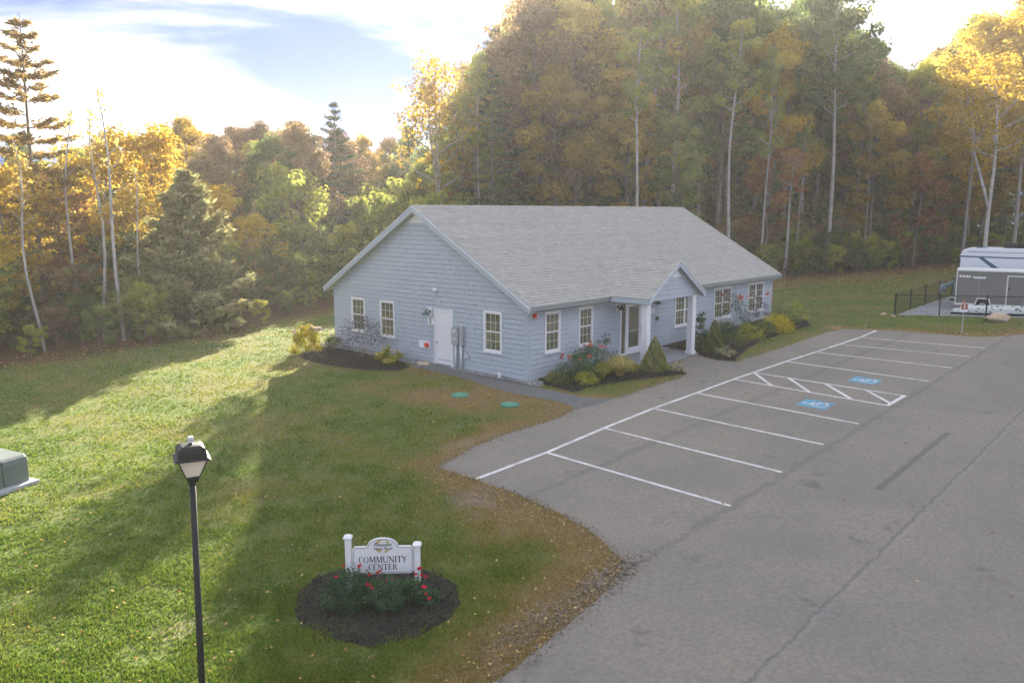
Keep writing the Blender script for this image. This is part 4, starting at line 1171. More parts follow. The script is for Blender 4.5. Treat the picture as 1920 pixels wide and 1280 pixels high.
for q in (0.25, 0.45):
    k = MB(); k.lathe([(0.018, 0), (0.018, 0.02), (0.01, 0.03)], 8, c0_ - ua * q + va * 0.85 + Vector((0, 0, 0.695))); k.build('bolt', 'steel', tr)

# ------------------------------------------------------------------ entrance sign
PL, PR = Vector((7.84, 10.98, 0)), Vector((8.685, 10.13, 0))
U = (PR - PL).normalized(); Nf = Vector((U.y, -U.x, 0))
if Nf.dot(Vector((-1, -1, 0))) < 0: Nf = -Nf
zL, zR = g1(PL.x, PL.y), g1(PR.x, PR.y); z0 = min(zL, zR)
sign = empty('entrance_sign', ((PL + PR) / 2 + Vector((0, 0, z0))), 'white arched community center sign between two white posts among red roses', 'sign')
def post(p, zg_, ztop):
    w = 0.052
    k = MB(); o = p - U * w - Nf * w; k.obox((o.x, o.y, zg_ - 0.05), U * 2 * w, Nf * 2 * w, (0, 0, ztop - zg_ + 0.05)); ps = k.build('post', 'white', sign, bevel=0.004)
    k = MB(); w = 0.075; o = p - U * w - Nf * w; a = [Vector((o.x, o.y, ztop)), None, None, None]
    a = [p - U * w - Nf * w, p + U * w - Nf * w, p + U * w + Nf * w, p - U * w + Nf * w]
    s = 0.035; c = [p - U * s - Nf * s, p + U * s - Nf * s, p + U * s + Nf * s, p - U * s + Nf * s]
    up = lambda L, z: [Vector((q.x, q.y, z)) for q in L]
    k.hexa(up(a, ztop) + up(a, ztop + 0.018)); k.hexa(up(a, ztop + 0.018) + up(c, ztop + 0.055)); k.build('post_cap', 'white', ps)
    k = MB()
    for i, dz in enumerate((0.08, 0.40)):
        q = p + Nf * 0.052 + U * 0.01; k.tube([(q.x, q.y, zg_ + dz), (q.x + Nf.x * 0.008, q.y + Nf.y * 0.008, zg_ + dz)], 0.010, 8)
    k.build('screw', 'black', ps)
ztL, ztR = 0.76, 0.605
post(PL, zL, ztL - 0.03); post(PR, zR, ztR - 0.03)
# board outline in its own plane (u along, w up), leaning with the posts
C = (PL + PR) / 2
Wd = (PR - PL).length - 0.13
zb0 = 0.065                                     # bottom edge height at the middle
slope = 0.0
def board_pt(u, w, d=0.0):
    return Vector((C.x + U.x * u + Nf.x * d, C.y + U.y * u + Nf.y * d, zb0 + w + slope * u))
hw = Wd / 2; H1 = 0.50; arc = 0.27
def outline(ins):
    h = hw - ins; H = H1 - ins; p = []
    n_ = 0.05
    p += [(-h + n_, ins), (h - n_, ins), (h, ins + n_), (h, H - n_), (h - n_, H), (arc + 0.05, H)]
    for i in range(0, 19):
        t = PI * i / 18; r = arc - ins
        p.append((r * math.cos(t) * 1.0, H1 - 0.0 + (0.155 - ins) * math.sin(t) + (-ins if 0 else 0)))
    p = [q for q in p if True]
    p += [(-arc - 0.05, H), (-h + n_, H), (-h, H - n_), (-h, ins + n_)]
    return p
k = MB(); k.prism([board_pt(u, w, -0.02) for u, w in outline(0)], Nf * 0.04); board = k.build('board', 'white', sign)
def flat_strip(k, pts, w, d, closed=False):
    n_ = len(pts)
    for i in range(n_ if closed else n_ - 1):
        a, c = Vector(pts[i]), Vector(pts[(i + 1) % n_]); e = (c - a)
        if e.length < 1e-6: continue
        e.normalize(); q = Vector((-e.y, e.x)) * w / 2; a = a - e * w * 0.3; c = c + e * w * 0.3
        k.quad(*[board_pt(v.x, v.y, d) for v in (a - q, c - q, c + q, a + q)])
k = MB(); flat_strip(k, outline(0.022), 0.007, 0.0215, True); k.build('border_line', 'dark', board)
# serif capitals built from strokes
GL = {
 'C': ('arc', (0.32, 0.5, 0.30, 0.5, 48, 312)), 'O': ('arc', (0.40, 0.5, 0.38, 0.5, 0, 360)),
 'M': [((0.08, 0), (0.14, 1), .07), ((0.14, 1), (0.46, 0.05), .15), ((0.46, 0.05), (0.78, 1), .07), ((0.80, 1), (0.86, 0), .15)],
 'U': [((0.12, 1), (0.12, 0.3), .15), ((0.12, 0.3), (0.20, 0.06), .13), ((0.20, 0.06), (0.40, 0.0), .09), ((0.40, 0.0), (0.58, 0.08), .08), ((0.58, 0.08), (0.66, 0.3), .08), ((0.66, 0.3), (0.66, 1), .08)],
 'N': [((0.12, 0), (0.12, 1), .08), ((0.12, 1), (0.70, 0.02), .15), ((0.70, 0), (0.70, 1), .08)],
 'I': [((0.14, 0), (0.14, 1), .16)],
 'T': [((0.33, 0), (0.33, 1), .16), ((0.02, 0.97), (0.64, 0.97), .07), ((0.02, 0.97), (0.02, 0.84), .05), ((0.64, 0.97), (0.64, 0.84), .05)],
 'Y': [((0.06, 1), (0.34, 0.45), .15), ((0.62, 1), (0.34, 0.45), .08), ((0.34, 0.45), (0.34, 0), .15)],
 'E': [((0.12, 0), (0.12, 1), .16), ((0.12, 0.97), (0.54, 0.97), .07), ((0.12, 0.53), (0.46, 0.53), .07), ((0.12, 0.03), (0.58, 0.03), .07), ((0.54, 0.97), (0.54, 0.84), .05), ((0.58, 0.03), (0.58, 0.18), .05)],
 'R': [((0.12, 0), (0.12, 1), .16), ((0.12, 0.97), (0.36, 0.97), .07), ((0.36, 0.97), (0.52, 0.86), .11), ((0.52, 0.86), (0.52, 0.66), .14), ((0.52, 0.66), (0.36, 0.52), .11), ((0.36, 0.52), (0.12, 0.51), .07), ((0.32, 0.52), (0.66, 0.0), .14)],
}
WID = {'C': .66, 'O': .82, 'M': .96, 'U': .80, 'N': .84, 'I': .30, 'T': .68, 'Y': .70, 'E': .66, 'R': .68}
SER = {'M': [(.08, 0), (.86, 0), (.13, 1), (.81, 1)], 'U': [(.12, 1), (.66, 1)], 'N': [(.12, 0), (.10, 1), (.70, 1)], 'I': [(.14, 0), (.14, 1)], 'T': [(.33, 0)], 'Y': [(.06, 1), (.62, 1), (.34, 0)], 'R': [(.12, 0)], 'E': []}
def capital(ch, u, w, s):
    k = MB(); g = GL[ch]; d = 0.0225
    if g[0] == 'arc':
        cx, cy, rx, ry, a0, a1 = g[1]; P = []
        for i in range(25):
            t = math.radians(a0 + (a1 - a0) * i / 24); th = 0.055 + 0.105 * abs(math.cos(t)) ** 1.5
            P.append((Vector((u + (cx + rx * math.cos(t)) * s, w + (cy + ry * math.sin(t)) * s)), Vector((u + (cx + (rx - th) * math.cos(t)) * s, w + (cy + (ry - th * 0.7) * math.sin(t)) * s))))
        for (a, b_), (c, e) in zip(P[:-1], P[1:]):
            k.quad(board_pt(a.x, a.y, d), board_pt(c.x, c.y, d), board_pt(e.x, e.y, d), board_pt(b_.x, b_.y, d))
        if ch == 'C': flat_strip(k, [(u + 0.55 * s, w + 0.97 * s), (u + 0.55 * s, w + 0.76 * s)], .05 * s, d)
    else:
        for a, c, t in g: 
            A, B = Vector((u + a[0] * s, w + a[1] * s)), Vector((u + c[0] * s, w + c[1] * s)); e = (B - A).normalized(); q = Vector((-e.y, e.x)) * t * s / 2
            k.quad(*[board_pt(v.x, v.y, d) for v in (A - q, B - q, B + q, A + q)])
        for x_, y_ in SER[ch]:
            yy = w + y_ * s; flat_strip(k, [(u + (x_ - .11) * s, yy), (u + (x_ + .11) * s, yy)], .045 * s, d + 0.0003)
    k.build('letter', 'dark', board)
def caps_line(txt, uc, w, s, sp=0.10):
    tot = sum(WID[c] + sp for c in txt) * s; u = uc - tot / 2
    # U must run from the reader's left: seen from the front, +U is to the right
    for c in txt:
        capital(c, u, w, s); u += (WID[c] + sp) * s
caps_line('COMMUNITY', 0.0, 0.205, 0.115, 0.07); caps_line('CENTER', 0.0, 0.07, 0.11, 0.07)
M['goldprint'] = mat('gold_print', (0.50, 0.36, 0.08), 0.6)
for a0, a1, r in ((15, 75, .128), (80, 168, .128), (20, 62, .108), (95, 160, .108), (195, 262, .128), (270, 345, .128), (205, 262, .106), (282, 335, .106), (225, 268, .086)):
    k = MB(); cc = (0.0, 0.505); pts = []
    P = []
    for i in range(11):
        q = i / 10; t = math.radians(a0 + (a1 - a0) * q); th = 0.016 * math.sin(PI * q) + 0.003
        P.append(((r + th / 2) * math.cos(t), (r + th / 2) * math.sin(t) * 0.95, (r - th / 2) * math.cos(t), (r - th / 2) * math.sin(t) * 0.95))
    for p, q in zip(P[:-1], P[1:]):
        k.quad(board_pt(cc[0] + p[0], cc[1] + p[1], .0218), board_pt(cc[0] + q[0], cc[1] + q[1], .0218), board_pt(cc[0] + q[2], cc[1] + q[3], .0218), board_pt(cc[0] + p[2], cc[1] + p[3], .0218))
    k.build('logo_stroke', 'goldprint', board)
for body, sz, w in (('Pleasant', 0.095, 0.535), ('View Farm', 0.075, 0.462)):
    place_text(text_mesh(body, sz, 'lettering', shear=0.3, offset=0.001), 'lettering', board_pt(0.0, w, 0.0235), U, (0, 0, 1), 'dark', board)

# ------------------------------------------------------------------ far right: sign pole, boulder, fence, trailer, motorhome, covered boat
x, y = 43.67, 9.70; z = g1(x, y)
sp = empty('parking_sign', (x, y, z), 'small brown sign on a thin steel post in the grass by the lot', 'sign')
k = MB(); k.obox((x - 0.025, y - 0.02, z - 0.05), (0.05, 0, 0), (0, 0.04, 0), (0, 0, 1.25)); k.build('post', 'steel', sp)
ru, rn = Vector((0.70, -0.71, 0)), Vector((-0.71, -0.70, 0))
M['brownsign'] = mat('brown_sign_face', (0.30, 0.10, 0.045), 0.6)
M['orange'] = mat('orange_cap', (0.42, 0.15, 0.05), 0.5)
o_ = Vector((x, y, z + 1.05)) + rn * 0.035
k = MB(); k.obox(o_ - ru * 0.19, ru * 0.38, rn * 0.008, (0, 0, 0.43)); bd = k.build('sign_board', 'white', sp)
k = MB(); k.obox(o_ - ru * 0.165 + Vector((0, 0, 0.11)) + rn * 0.0085, ru * 0.33, rn * 0.004, (0, 0, 0.29)); k.build('sign_face', 'brownsign', bd)
k = MB(); k.obox(o_ - ru * 0.03 + Vector((0, 0, 0.17)) + rn * 0.013, ru * 0.06, rn * 0.003, (0, 0, 0.13)); k.obox(o_ - ru * 0.02 + Vector((0, 0, 0.31)) + rn * 0.013, ru * 0.05, rn * 0.003, (0, 0, 0.05)); k.obox(o_ - ru * 0.03 + Vector((0, 0, 0.17)) + rn * 0.0165, ru * 0.10, rn * 0.002, (0, 0, 0.03)); k.build('white_mark', 'white', bd)
k = MB(); k.lathe([(0.05, 0), (0.05, 0.10), (0.02, 0.13)], 8, (x, y, z + 1.48)); k.build('post_cap', 'orange', sp)

def boulder(name, x, y, sx_, sy_, sz_, rz, m, label, seed, sub_=3):
    bm = bmesh.new(); bmesh.ops.create_icosphere(bm, subdivisions=sub_, radius=1.0)
    r = random.Random(seed); pl = []
    for i in range(11):
        d = Vector((r.gauss(0, 1), r.gauss(0, 1), r.gauss(0, 0.8))).normalized(); pl.append((d, r.uniform(0.55, 0.85)))
    for v in bm.verts:
        for d, h in pl:
            e = v.co.dot(d)
            if e > h: v.co -= d * (e - h) * 0.9
        v.co += v.co.normalized() * 0.025 * math.sin(v.co.x * 9 + seed) * math.sin(v.co.y * 8) + Vector((0, 0, 0.012 * math.sin(v.co.z * 22)))
    me = bpy.data.meshes.new(name)
    for v in bm.verts: v.co = Vector((v.co.x * sx_, v.co.y * sy_, v.co.z * sz_))
    bm.to_mesh(me); bm.free(); me.materials.append(M[m])
    o = link(name, me); o.location = (x, y, g1(x, y) + sz_ * 0.45); o.rotation_euler = (0, 0, rz)
    return tag(o, label, 'rock')
boulder('boulder', 48.6, 9.25, 0.80, 0.50, 0.36, math.radians(-50), 'tan_stone', 'large tan boulder lying in the grass before the black fence', 4)
boulder('flat_stone', 21.35, 24.25, 0.30, 0.42, 0.09, 0.3, 'tan_stone', 'small flat tan stone on gravel left of the white side door', 9, 2)
for i, (x, y, s, lb) in enumerate(((47.2, 14.5, 0.22, 'small stone at the left end of the fence, nearest its corner post'), (46.9, 13.9, 0.17, 'smaller stone in fallen leaves in front of the fence corner'))):
    boulder('field_stone', x, y, s, s * 0.8, s * 0.6, i, 'tan_stone', lb, 20 + i, 2)

FD = Vector((0.52, -0.854, 0)).normalized()         # direction of the yard's front edge
FN = Vector((-FD.y, FD.x, 0))                        # pointing away from the lot (towards +x)
if FN.x < 0: FN = -FN
F0 = Vector((47.78, 14.08, 0))
fence = empty('chain_link_fence', (F0.x, F0.y, g1(F0.x, F0.y)), 'black chain-link fence with dark posts round the gravel yard', 'fence')
front_posts = [F0 + FD * d for d in (0, 2.33, 4.72, 7.1, 9.5)]
side_posts = [Vector((x, y, 0)) for x, y in ((50.75, 14.12), (53.55, 14.08), (56.5, 14.05), (59.4, 14.0), (62.4, 13.9))]
FH = 1.17
def gp(p, h): return Vector((p.x, p.y, g1(p.x, p.y) + h))
for i, p in enumerate(front_posts + side_posts):
    k = MB(); r_p = 0.05 if i == 0 else 0.036
    k.tube([gp(p, -0.05), gp(p, FH + 0.03)], r_p, 10); k.tube([gp(p, FH + 0.03), gp(p, FH + 0.06)], [r_p * 1.2, 0.01], 10); k.build('post', 'black', fence)
for line in (front_posts, [F0] + side_posts):
    k = MB(); k.tube([gp(p, FH - 0.03) for p in line], 0.021, 8); k.build('top_rail', 'black', fence)
    k = MB(); step = 0.085
    for a, c in zip(line[:-1], line[1:]):
        L = (c - a).length; n_ = int((L + FH) / step); d = (c - a).normalized()
        for sgn in (1, -1):
            for i in range(n_):
                s0 = i * step - FH if sgn > 0 else i * step
                t0, t1 = max(0, s0), min(L, s0 + FH) if sgn > 0 else min(L, s0)
                if sgn < 0: t0 = max(0, s0 - FH); t1 = min(L, s0)
                if t1 - t0 < 0.03: continue
                h0 = (t0 - s0) if sgn > 0 else (s0 - t0); h1 = (t1 - s0) if sgn > 0 else (s0 - t1)
                k.tube([gp(a + d * t0, 0.02 + h0 * 0.96), gp(a + d * t1, 0.02 + h1 * 0.96)], 0.0022, 3, cap=False)
    w_ = k.build('chain_link', 'black', fence, fix=False); w_['kind'] = 'stuff'

# cargo trailer
M['trailer'] = mat('grey_trailer_skin', (0.155, 0.155, 0.14), 0.45, (0.18, 0.178, 0.165), 1.2, spec=0.35)
M['trailertrim'] = mat('white_trailer_trim', (0.70, 0.70, 0.66), 0.4)
M['alu'] = mat('wheel_aluminium', (0.50, 0.50, 0.48), 0.35, metal=0.7)
T0 = Vector((51.75, 12.02, 0)); T0.z = g1(52.5, 10)
YD = Vector((0.19, -0.982, 0)).normalized()          # the vehicles stand a little askew to the fence
FD, FN = YD, Vector((-YD.y, YD.x, 0))
def tpt(u, v, w): return T0 + FD * u + FN * v + Vector((0, 0, w))
trailer = empty('cargo_trailer', T0, 'grey enclosed cargo trailer with white edge trim and one visible wheel', 'trailer')
TL, TW, TB, TT = 5.6, 2.2, 0.36, 2.36
k = MB(); k.obox(tpt(0.02, 0, TB), FD * (TL - 0.04), FN * TW, (0, 0, TT - TB)); k.build('body', 'trailer', trailer)
def tbar(name, u0, u1, w0, w1, d0, d1, m):
    k = MB(); k.obox(tpt(u0, -d1, w0), FD * (u1 - u0), FN * (d1 - d0), (0, 0, w1 - w0)); return k.build(name, m, trailer)
tbar('top_trim', 0, TL, TT - 0.03, TT + 0.05, -TW, 0.03, 'trailertrim')
tbar('corner_trim', 0, 0.055, TB + 0.13, TT - 0.03, 0, 0.025, 'trailertrim')
tbar('bottom_trim', 0, 0.98, TB, TB + 0.12, 0, 0.03, 'trailertrim'); tbar('bottom_trim', 1.86, TL, TB, TB + 0.12, 0, 0.03, 'trailertrim')
# panel seams
for u in (1.15, 3.5): tbar('panel_seam', u, u + 0.012, TB + 0.13, TT - 0.03, 0, 0.004, 'steel')
# side door
dr = sub('door', tpt(2.6, 0, 1.2), trailer)
for a in ((2.52, 2.575, TB + 0.12, 2.14), (3.42, 3.475, TB + 0.12, 2.14)):
    tbar('door_trim', *a, 0, 0.03, 'trailertrim').parent = dr; 
o = tbar('door_trim', 2.575, 3.42, 2.085, 2.14, 0, 0.029, 'trailertrim')
for o in [c for c in trailer.children if c.name.startswith('door_trim')] + [c for c in dr.children]:
    o.parent = dr; o.matrix_parent_inverse = world_inverse(dr)
k = MB(); k.obox(tpt(2.62, -0.06, 1.36), FD * 0.09, FN * 0.06, (0, 0, 0.10)); o = k.build('handle', 'black', dr)
# wheel arch, fender, wheel
k = MB(); arch = [(0.98, TB), (1.10, TB + 0.42), (1.22, TB + 0.45), (1.62, TB + 0.45), (1.74, TB + 0.42), (1.86, TB)]
inner = [(1.05, TB), (1.15, TB + 0.36), (1.24, TB + 0.39), (1.60, TB + 0.39), (1.69, TB + 0.36), (1.79, TB)]
for i in range(len(arch) - 1):
    a, c, e, f = arch[i], arch[i + 1], inner[i + 1], inner[i]
    k.hexa([tpt(a[0], -0.07, a[1]), tpt(c[0], -0.07, c[1]), tpt(e[0], -0.07, e[1]), tpt(f[0], -0.07, f[1]), tpt(a[0], 0, a[1]), tpt(c[0], 0, c[1]), tpt(e[0], 0, e[1]), tpt(f[0], 0, f[1])])
k.build('fender', 'trailertrim', trailer)
k = MB(); k.prism([tpt(u, -0.012, w) for u, w in inner], FN * 0.008); k.build('wheel_well', 'rubber', trailer)
wh = sub('wheel', tpt(1.42, 0, 0.36), trailer)
def disc(k, r0, r1, d0, d1, cu, cw, n_=24):
    for i in range(n_):
        a, c = 2 * PI * i / n_, 2 * PI * (i + 1) / n_
        P = lambda r, t, d: tpt(cu + r * math.cos(t), -d, cw + r * math.sin(t))
        k.hexa([P(r0, a, d0), P(r1, a, d0), P(r1, c, d0), P(r0, c, d0), P(r0, a, d1), P(r1, a, d1), P(r1, c, d1), P(r0, c, d1)])
k = MB(); disc(k, 0.20, 0.33, 0.014, 0.06, 1.42, 0.335); k.build('tyre', 'rubber', wh, fix=False)
k = MB(); disc(k, 0.13, 0.20, 0.014, 0.05, 1.42, 0.335); disc(k, 0.0, 0.06, 0.014, 0.055, 1.42, 0.335, 12)
for i in range(5):
    t = 2 * PI * i / 5 + 0.3; a = Vector((math.cos(t), math.sin(t))); q = Vector((-a.y, a.x)) * 0.025
    pts = [tpt(1.42 + v.x, -0.045, 0.335 + v.y) for v in (a * 0.05 - q, a * 0.14 - q, a * 0.14 + q, a * 0.05 + q)]
    k.prism(pts, FN * 0.025)
k.build('rim', 'alu', wh, fix=False)
k = MB(); k.tube([tpt(1.42, 0.1, 0.335), tpt(1.42, TW - 0.1, 0.335)], 0.06, 8); k.tube([tpt(1.42, TW - 0.25, 0.335), tpt(1.42, TW, 0.335)], 0.33, 20); k.build('axle', 'rubber', trailer)
k = MB(); k.obox(tpt(0.0, 0.2, 0.30), FD * TL, FN * 0.1, (0, 0, 0.06)); k.obox(tpt(0.0, TW - 0.3, 0.30), FD * TL, FN * 0.1, (0, 0, 0.06)); k.obox(tpt(5.5, 0.9, 0.0), FD * 0.08, FN * 0.08, (0, 0, 0.36)); k.build('chassis', 'steel', trailer)
# graphics: slanted white slashes, then a long white bar
for i, (u, w, du) in enumerate(((0.18, 0.16, 0.12), (0.36, 0.15, 0.10), (0.52, 0.14, 0.09), (0.65, 0.13, 0.07))):
    k = MB(); k.prism([tpt(u, -0.006, 1.96), tpt(u + du * 1.3, -0.006, 1.96), tpt(u + du * 0.4, -0.006, 2.09), tpt(u - du * 0.6, -0.006, 2.09)][::-1], FN * 0.004); k.build('graphic_slash', 'white', trailer)
k = MB(); k.prism([tpt(u, -0.006, w) for u, w in ((0.88, 1.92), (1.42, 1.92), (1.50, 1.95), (1.47, 2.01), (1.45, 2.04), (1.38, 2.035), (1.30, 2.01), (0.92, 2.025), (0.80, 2.035))], FN * 0.004); k.build('graphic_bar', 'white', trailer)
k = MB(); k.tube([tpt(0.16, 0, 2.18), tpt(0.16, -0.03, 2.18)], 0.03, 8); k.build('marker_light', 'red', trailer)

# motorhome behind the trailer
M['rvwhite'] = mat('gloss_white_panel', (0.72, 0.74, 0.76), 0.3, (0.68, 0.70, 0.73), 1.0, spec=0.5)
M['navy'] = mat('navy_stripe', (0.05, 0.10, 0.19), 0.35, spec=0.5)
R0 = Vector((55.6, 12.85, 0)); R0.z = g1(56, 11)
def rpt(u, v, w): return R0 + FD * u + FN * v + Vector((0, 0, w * 1.085))
rv = empty('motorhome', R0, 'white motorhome with navy stripes and rooftop units behind the grey trailer', 'motorhome')
k = MB(); side = [(0.10, 0.45), (0.0, 0.9), (0.02, 2.72), (0.12, 2.98), (0.55, 3.12), (1.6, 3.15), (8.6, 3.15), (8.6, 0.45)]
k.prism([rpt(u, 0, w) for u, w in side], FN * 2.5); k.build('body', 'rvwhite', rv, bevel=0.06)
def rband(name, pts, m, d=0.008):
    k = MB(); k.prism([rpt(u, -d, w) for u, w in pts], FN * (d - 0.002)); return k.build(name, m, rv)
rband('navy_band', [(0.03, 2.63), (8.6, 2.55), (8.6, 2.62), (0.9, 2.70), (0.02, 2.72)], 'navy')
rband('roof_line', [(0.45, 2.93), (8.6, 2.86), (8.6, 2.885), (0.45, 2.96)], 'navy')
rband('diagonal_stripe', [(1.02, 2.62), (1.30, 2.62), (2.15, 2.05), (1.78, 2.05)], 'navy')
rband('rear_cap_stripe', [(0.0, 0.9), (0.06, 0.9), (0.07, 2.6), (0.01, 2.6)], 'darkgreen', 0.01)
rband('side_window', [(3.45, 2.05), (5.6, 2.05), (5.6, 2.28), (3.62, 2.28), (3.45, 2.2)], 'glass', 0.012)
k = MB(); k.obox(rpt(2.3, 0.7, 3.14), FD * 1.35, FN * 0.9, (0, 0, 0.30)); k.build('air_conditioner', 'black', rv, bevel=0.06)
k = MB(); k.obox(rpt(4.5, 0.5, 3.14), FD * 0.6, FN * 0.6, (0, 0, 0.2)); k.build('roof_vent', 'black', rv, bevel=0.04)
k = MB(); k.obox(rpt(0.85, 0.6, 3.06), FD * 0.6, FN * 0.6, (0, 0, 0.13)); k.build('roof_vent', 'navy', rv, bevel=0.04)
k = MB(); k.lathe([(0.28, 0), (0.32, 0.12), (0.25, 0.26), (0.08, 0.33)], 16, rpt(5.35, 0.7, 3.14)); k.build('satellite_dome', 'rvwhite', rv, smooth=True)
for u in (2.2, 6.8):
    for v in (0.1, 2.15):
        k = MB(); k.tube([rpt(u, v, 0.4), rpt(u, v + 0.25, 0.4)], 0.4, 20); k.build('wheel', 'rubber', rv)

# boat with a wrapped outboard, parked between trailer and motorhome
M['tarp'] = mat('blue_grey_tarp', (0.10, 0.16, 0.19), 0.6, (0.20, 0.27, 0.30), 7, bump=0.8, bscale=6)
B0 = Vector((53.9, 12.9, 0)); B0.z = g1(54, 12)
def bpt(u, v, w): return B0 + FD * u + FN * v + Vector((0, 0, w))
boat = empty('covered_motorboat', B0, 'boat with a tarp-wrapped outboard motor sticking out behind the grey trailer', 'boat')
def blob(ctr, ax, m, name, parent, seed=1, amp=0.12):
    bm = bmesh.new(); bmesh.ops.create_icosphere(bm, subdivisions=3, radius=1.0)
    for v in bm.verts:
        c = v.co.copy(); f_ = 1 + amp * (math.sin(c.x * 5 + seed) * math.sin(c.y * 4 + 2 * seed) + 0.6 * math.sin(c.z * 9 + c.x * 6))
        v.co = Vector(ctr) + (Vector(ax[0]) * c.x + Vector(ax[1]) * c.y + Vector(ax[2]) * c.z) * f_
    me = bpy.data.meshes.new(name); bm.to_mesh(me); bm.free(); me.materials.append(M[m])
    me.polygons.foreach_set('use_smooth', [True] * len(me.polygons)); return link(name, me, parent)
blob(bpt(-0.30, 0.2, 1.05), (FD * 0.22, FN * 0.22, Vector((0.02, 0.02, 0.25))), 'tarp', 'motor_cowl', boat, 2)
k = MB(); k.tube([bpt(-0.35, 0.2, 1.05), bpt(-0.05, 0.2, 1.25), bpt(0.3, 0.2, 1.45)], [0.16, 0.13, 0.12], 10); k.tube([bpt(-0.42, 0.2, 1.0), bpt(-0.45, 0.2, 0.7)], [0.09, 0.06], 8); k.build('motor_leg', 'tarp', boat, smooth=True)
k = MB(); sec = []
for i in range(9):
    q = i / 8; w = 0.62 * (1 - max(0, q - 0.45) ** 2 * 3.2); sec.append((0.25 + 3.6 * q, w))
for (u, w), (u2, w2) in zip(sec[:-1], sec[1:]):
    k.hexa([bpt(u, 0.2 - w * 0.5, 0.55), bpt(u2, 0.2 - w2 * 0.5, 0.6), bpt(u2, 0.2 + w2 * 0.5, 0.6), bpt(u, 0.2 + w * 0.5, 0.55), bpt(u, 0.2 - w, 1.25), bpt(u2, 0.2 - w2, 1.28), bpt(u2, 0.2 + w2, 1.28), bpt(u, 0.2 + w, 1.25)])
k.build('hull', 'tarp', boat)
k = MB()
for u in (0.8, 2.6):
    k.tube([bpt(u, -0.35, 0.25), bpt(u, -0.20, 0.25)], 0.25, 16); k.tube([bpt(u, 0.6, 0.25), bpt(u, 0.75, 0.25)], 0.25, 16)
k.tube([bpt(0.1, 0.2, 0.35), bpt(4.2, 0.2, 0.4)], 0.06, 8); k.tube([bpt(0.8, 0.0, 0.3), bpt(0.8, 0.0, 0.6)], 0.05, 6); k.tube([bpt(2.6, 0.2, 0.3), bpt(2.6, 0.2, 0.65)], 0.05, 6); k.build('boat_trailer', 'black', boat)

# long low hull under a white cover with dark leaf pattern, in front of the trailer
FD = Vector((0.52, -0.854, 0)).normalized(); FN = Vector((-FD.y, FD.x, 0))
C0 = F0 + FD * 3.15 + FN * 0.75; C0.z = g1(C0.x, C0.y)
def cpt(u, v, w): return C0 + FD * u + FN * v + Vector((0, 0, w))
canoe = empty('covered_canoe', C0, 'long low canoe under a white cover printed with dark leaves, behind the fence', 'canoe')
k = MB(); NS, NR = 22, 10; L = 5.2
def csec(q):
    w = 0.42 * min(1, (q * 3.2) ** 0.6) * min(1, ((1 - q) * 4) ** 0.6) + 0.015
    h = 0.40 * min(1, 0.25 + (q * 4.0) ** 0.75) * min(1, 0.3 + ((1 - q) * 5) ** 0.7)
    return w, h
for i in range(NS + 1):
    q = i / NS; w, h = csec(q)
    for j in range(NR + 1):
        t = PI * j / NR; k.v.append(tuple(cpt(L * q, -w * math.cos(t), 0.14 + h * math.sin(t) ** 0.8)))
for i in range(NS):
    for j in range(NR):
        a = i * (NR + 1) + j; k.f.append((a, a + 1, a + NR + 2, a + NR + 1)); k.t.append(0.5)
m = mat('white_leaf_print_cover', (0.62, 0.66, 0.62), 0.7); M['coverprint'] = m
n, l = m.node_tree.nodes, m.node_tree.links; b = n['Principled BSDF']
tcg = n.new('ShaderNodeTexCoord'); v_ = n.new('ShaderNodeTexVoronoi'); v_.inputs['Scale'].default_value = 4.2; v_.inputs['Randomness'].default_value = 0.75
mpv = n.new('ShaderNodeMapping'); mpv.inputs['Scale'].default_value = (1.0, 0.8, 1.7); l.new(tcg.outputs['Object'], mpv.inputs[0]); nz = g_noise(14, 3)
ad = n.new('ShaderNodeVectorMath'); ad.operation = 'MULTIPLY_ADD'; ad.inputs[1].default_value = (0.12, 0.12, 0.12); l.new(nz.outputs['Color'], ad.inputs[0]); l.new(mpv.outputs[0], ad.inputs[2]); l.new(ad.outputs[0], v_.inputs['Vector'])
r = n.new('ShaderNodeMapRange'); r.inputs['From Min'].default_value = 0.27; r.inputs['From Max'].default_value = 0.34; l.new(v_.outputs['Distance'], r.inputs['Value'])
l.new(g_mix(r.outputs[0], (0.07, 0.11, 0.11), (0.62, 0.66, 0.62)), b.inputs['Base Color'])
k.build('cover', 'coverprint', canoe, smooth=True)
k = MB()
for i in range(NS):
    q, q2 = i / NS, (i + 1) / NS; w, w2 = csec(q)[0] * 0.96, csec(q2)[0] * 0.96
    k.hexa([cpt(L * q, -w * 0.8, 0.03), cpt(L * q2, -w2 * 0.8, 0.03), cpt(L * q2, w2 * 0.8, 0.03), cpt(L * q, w * 0.8, 0.03), cpt(L * q, -w, 0.145), cpt(L * q2, -w2, 0.145), cpt(L * q2, w2, 0.145), cpt(L * q, w, 0.145)])
k.build('hull', 'black', canoe, fix=False)

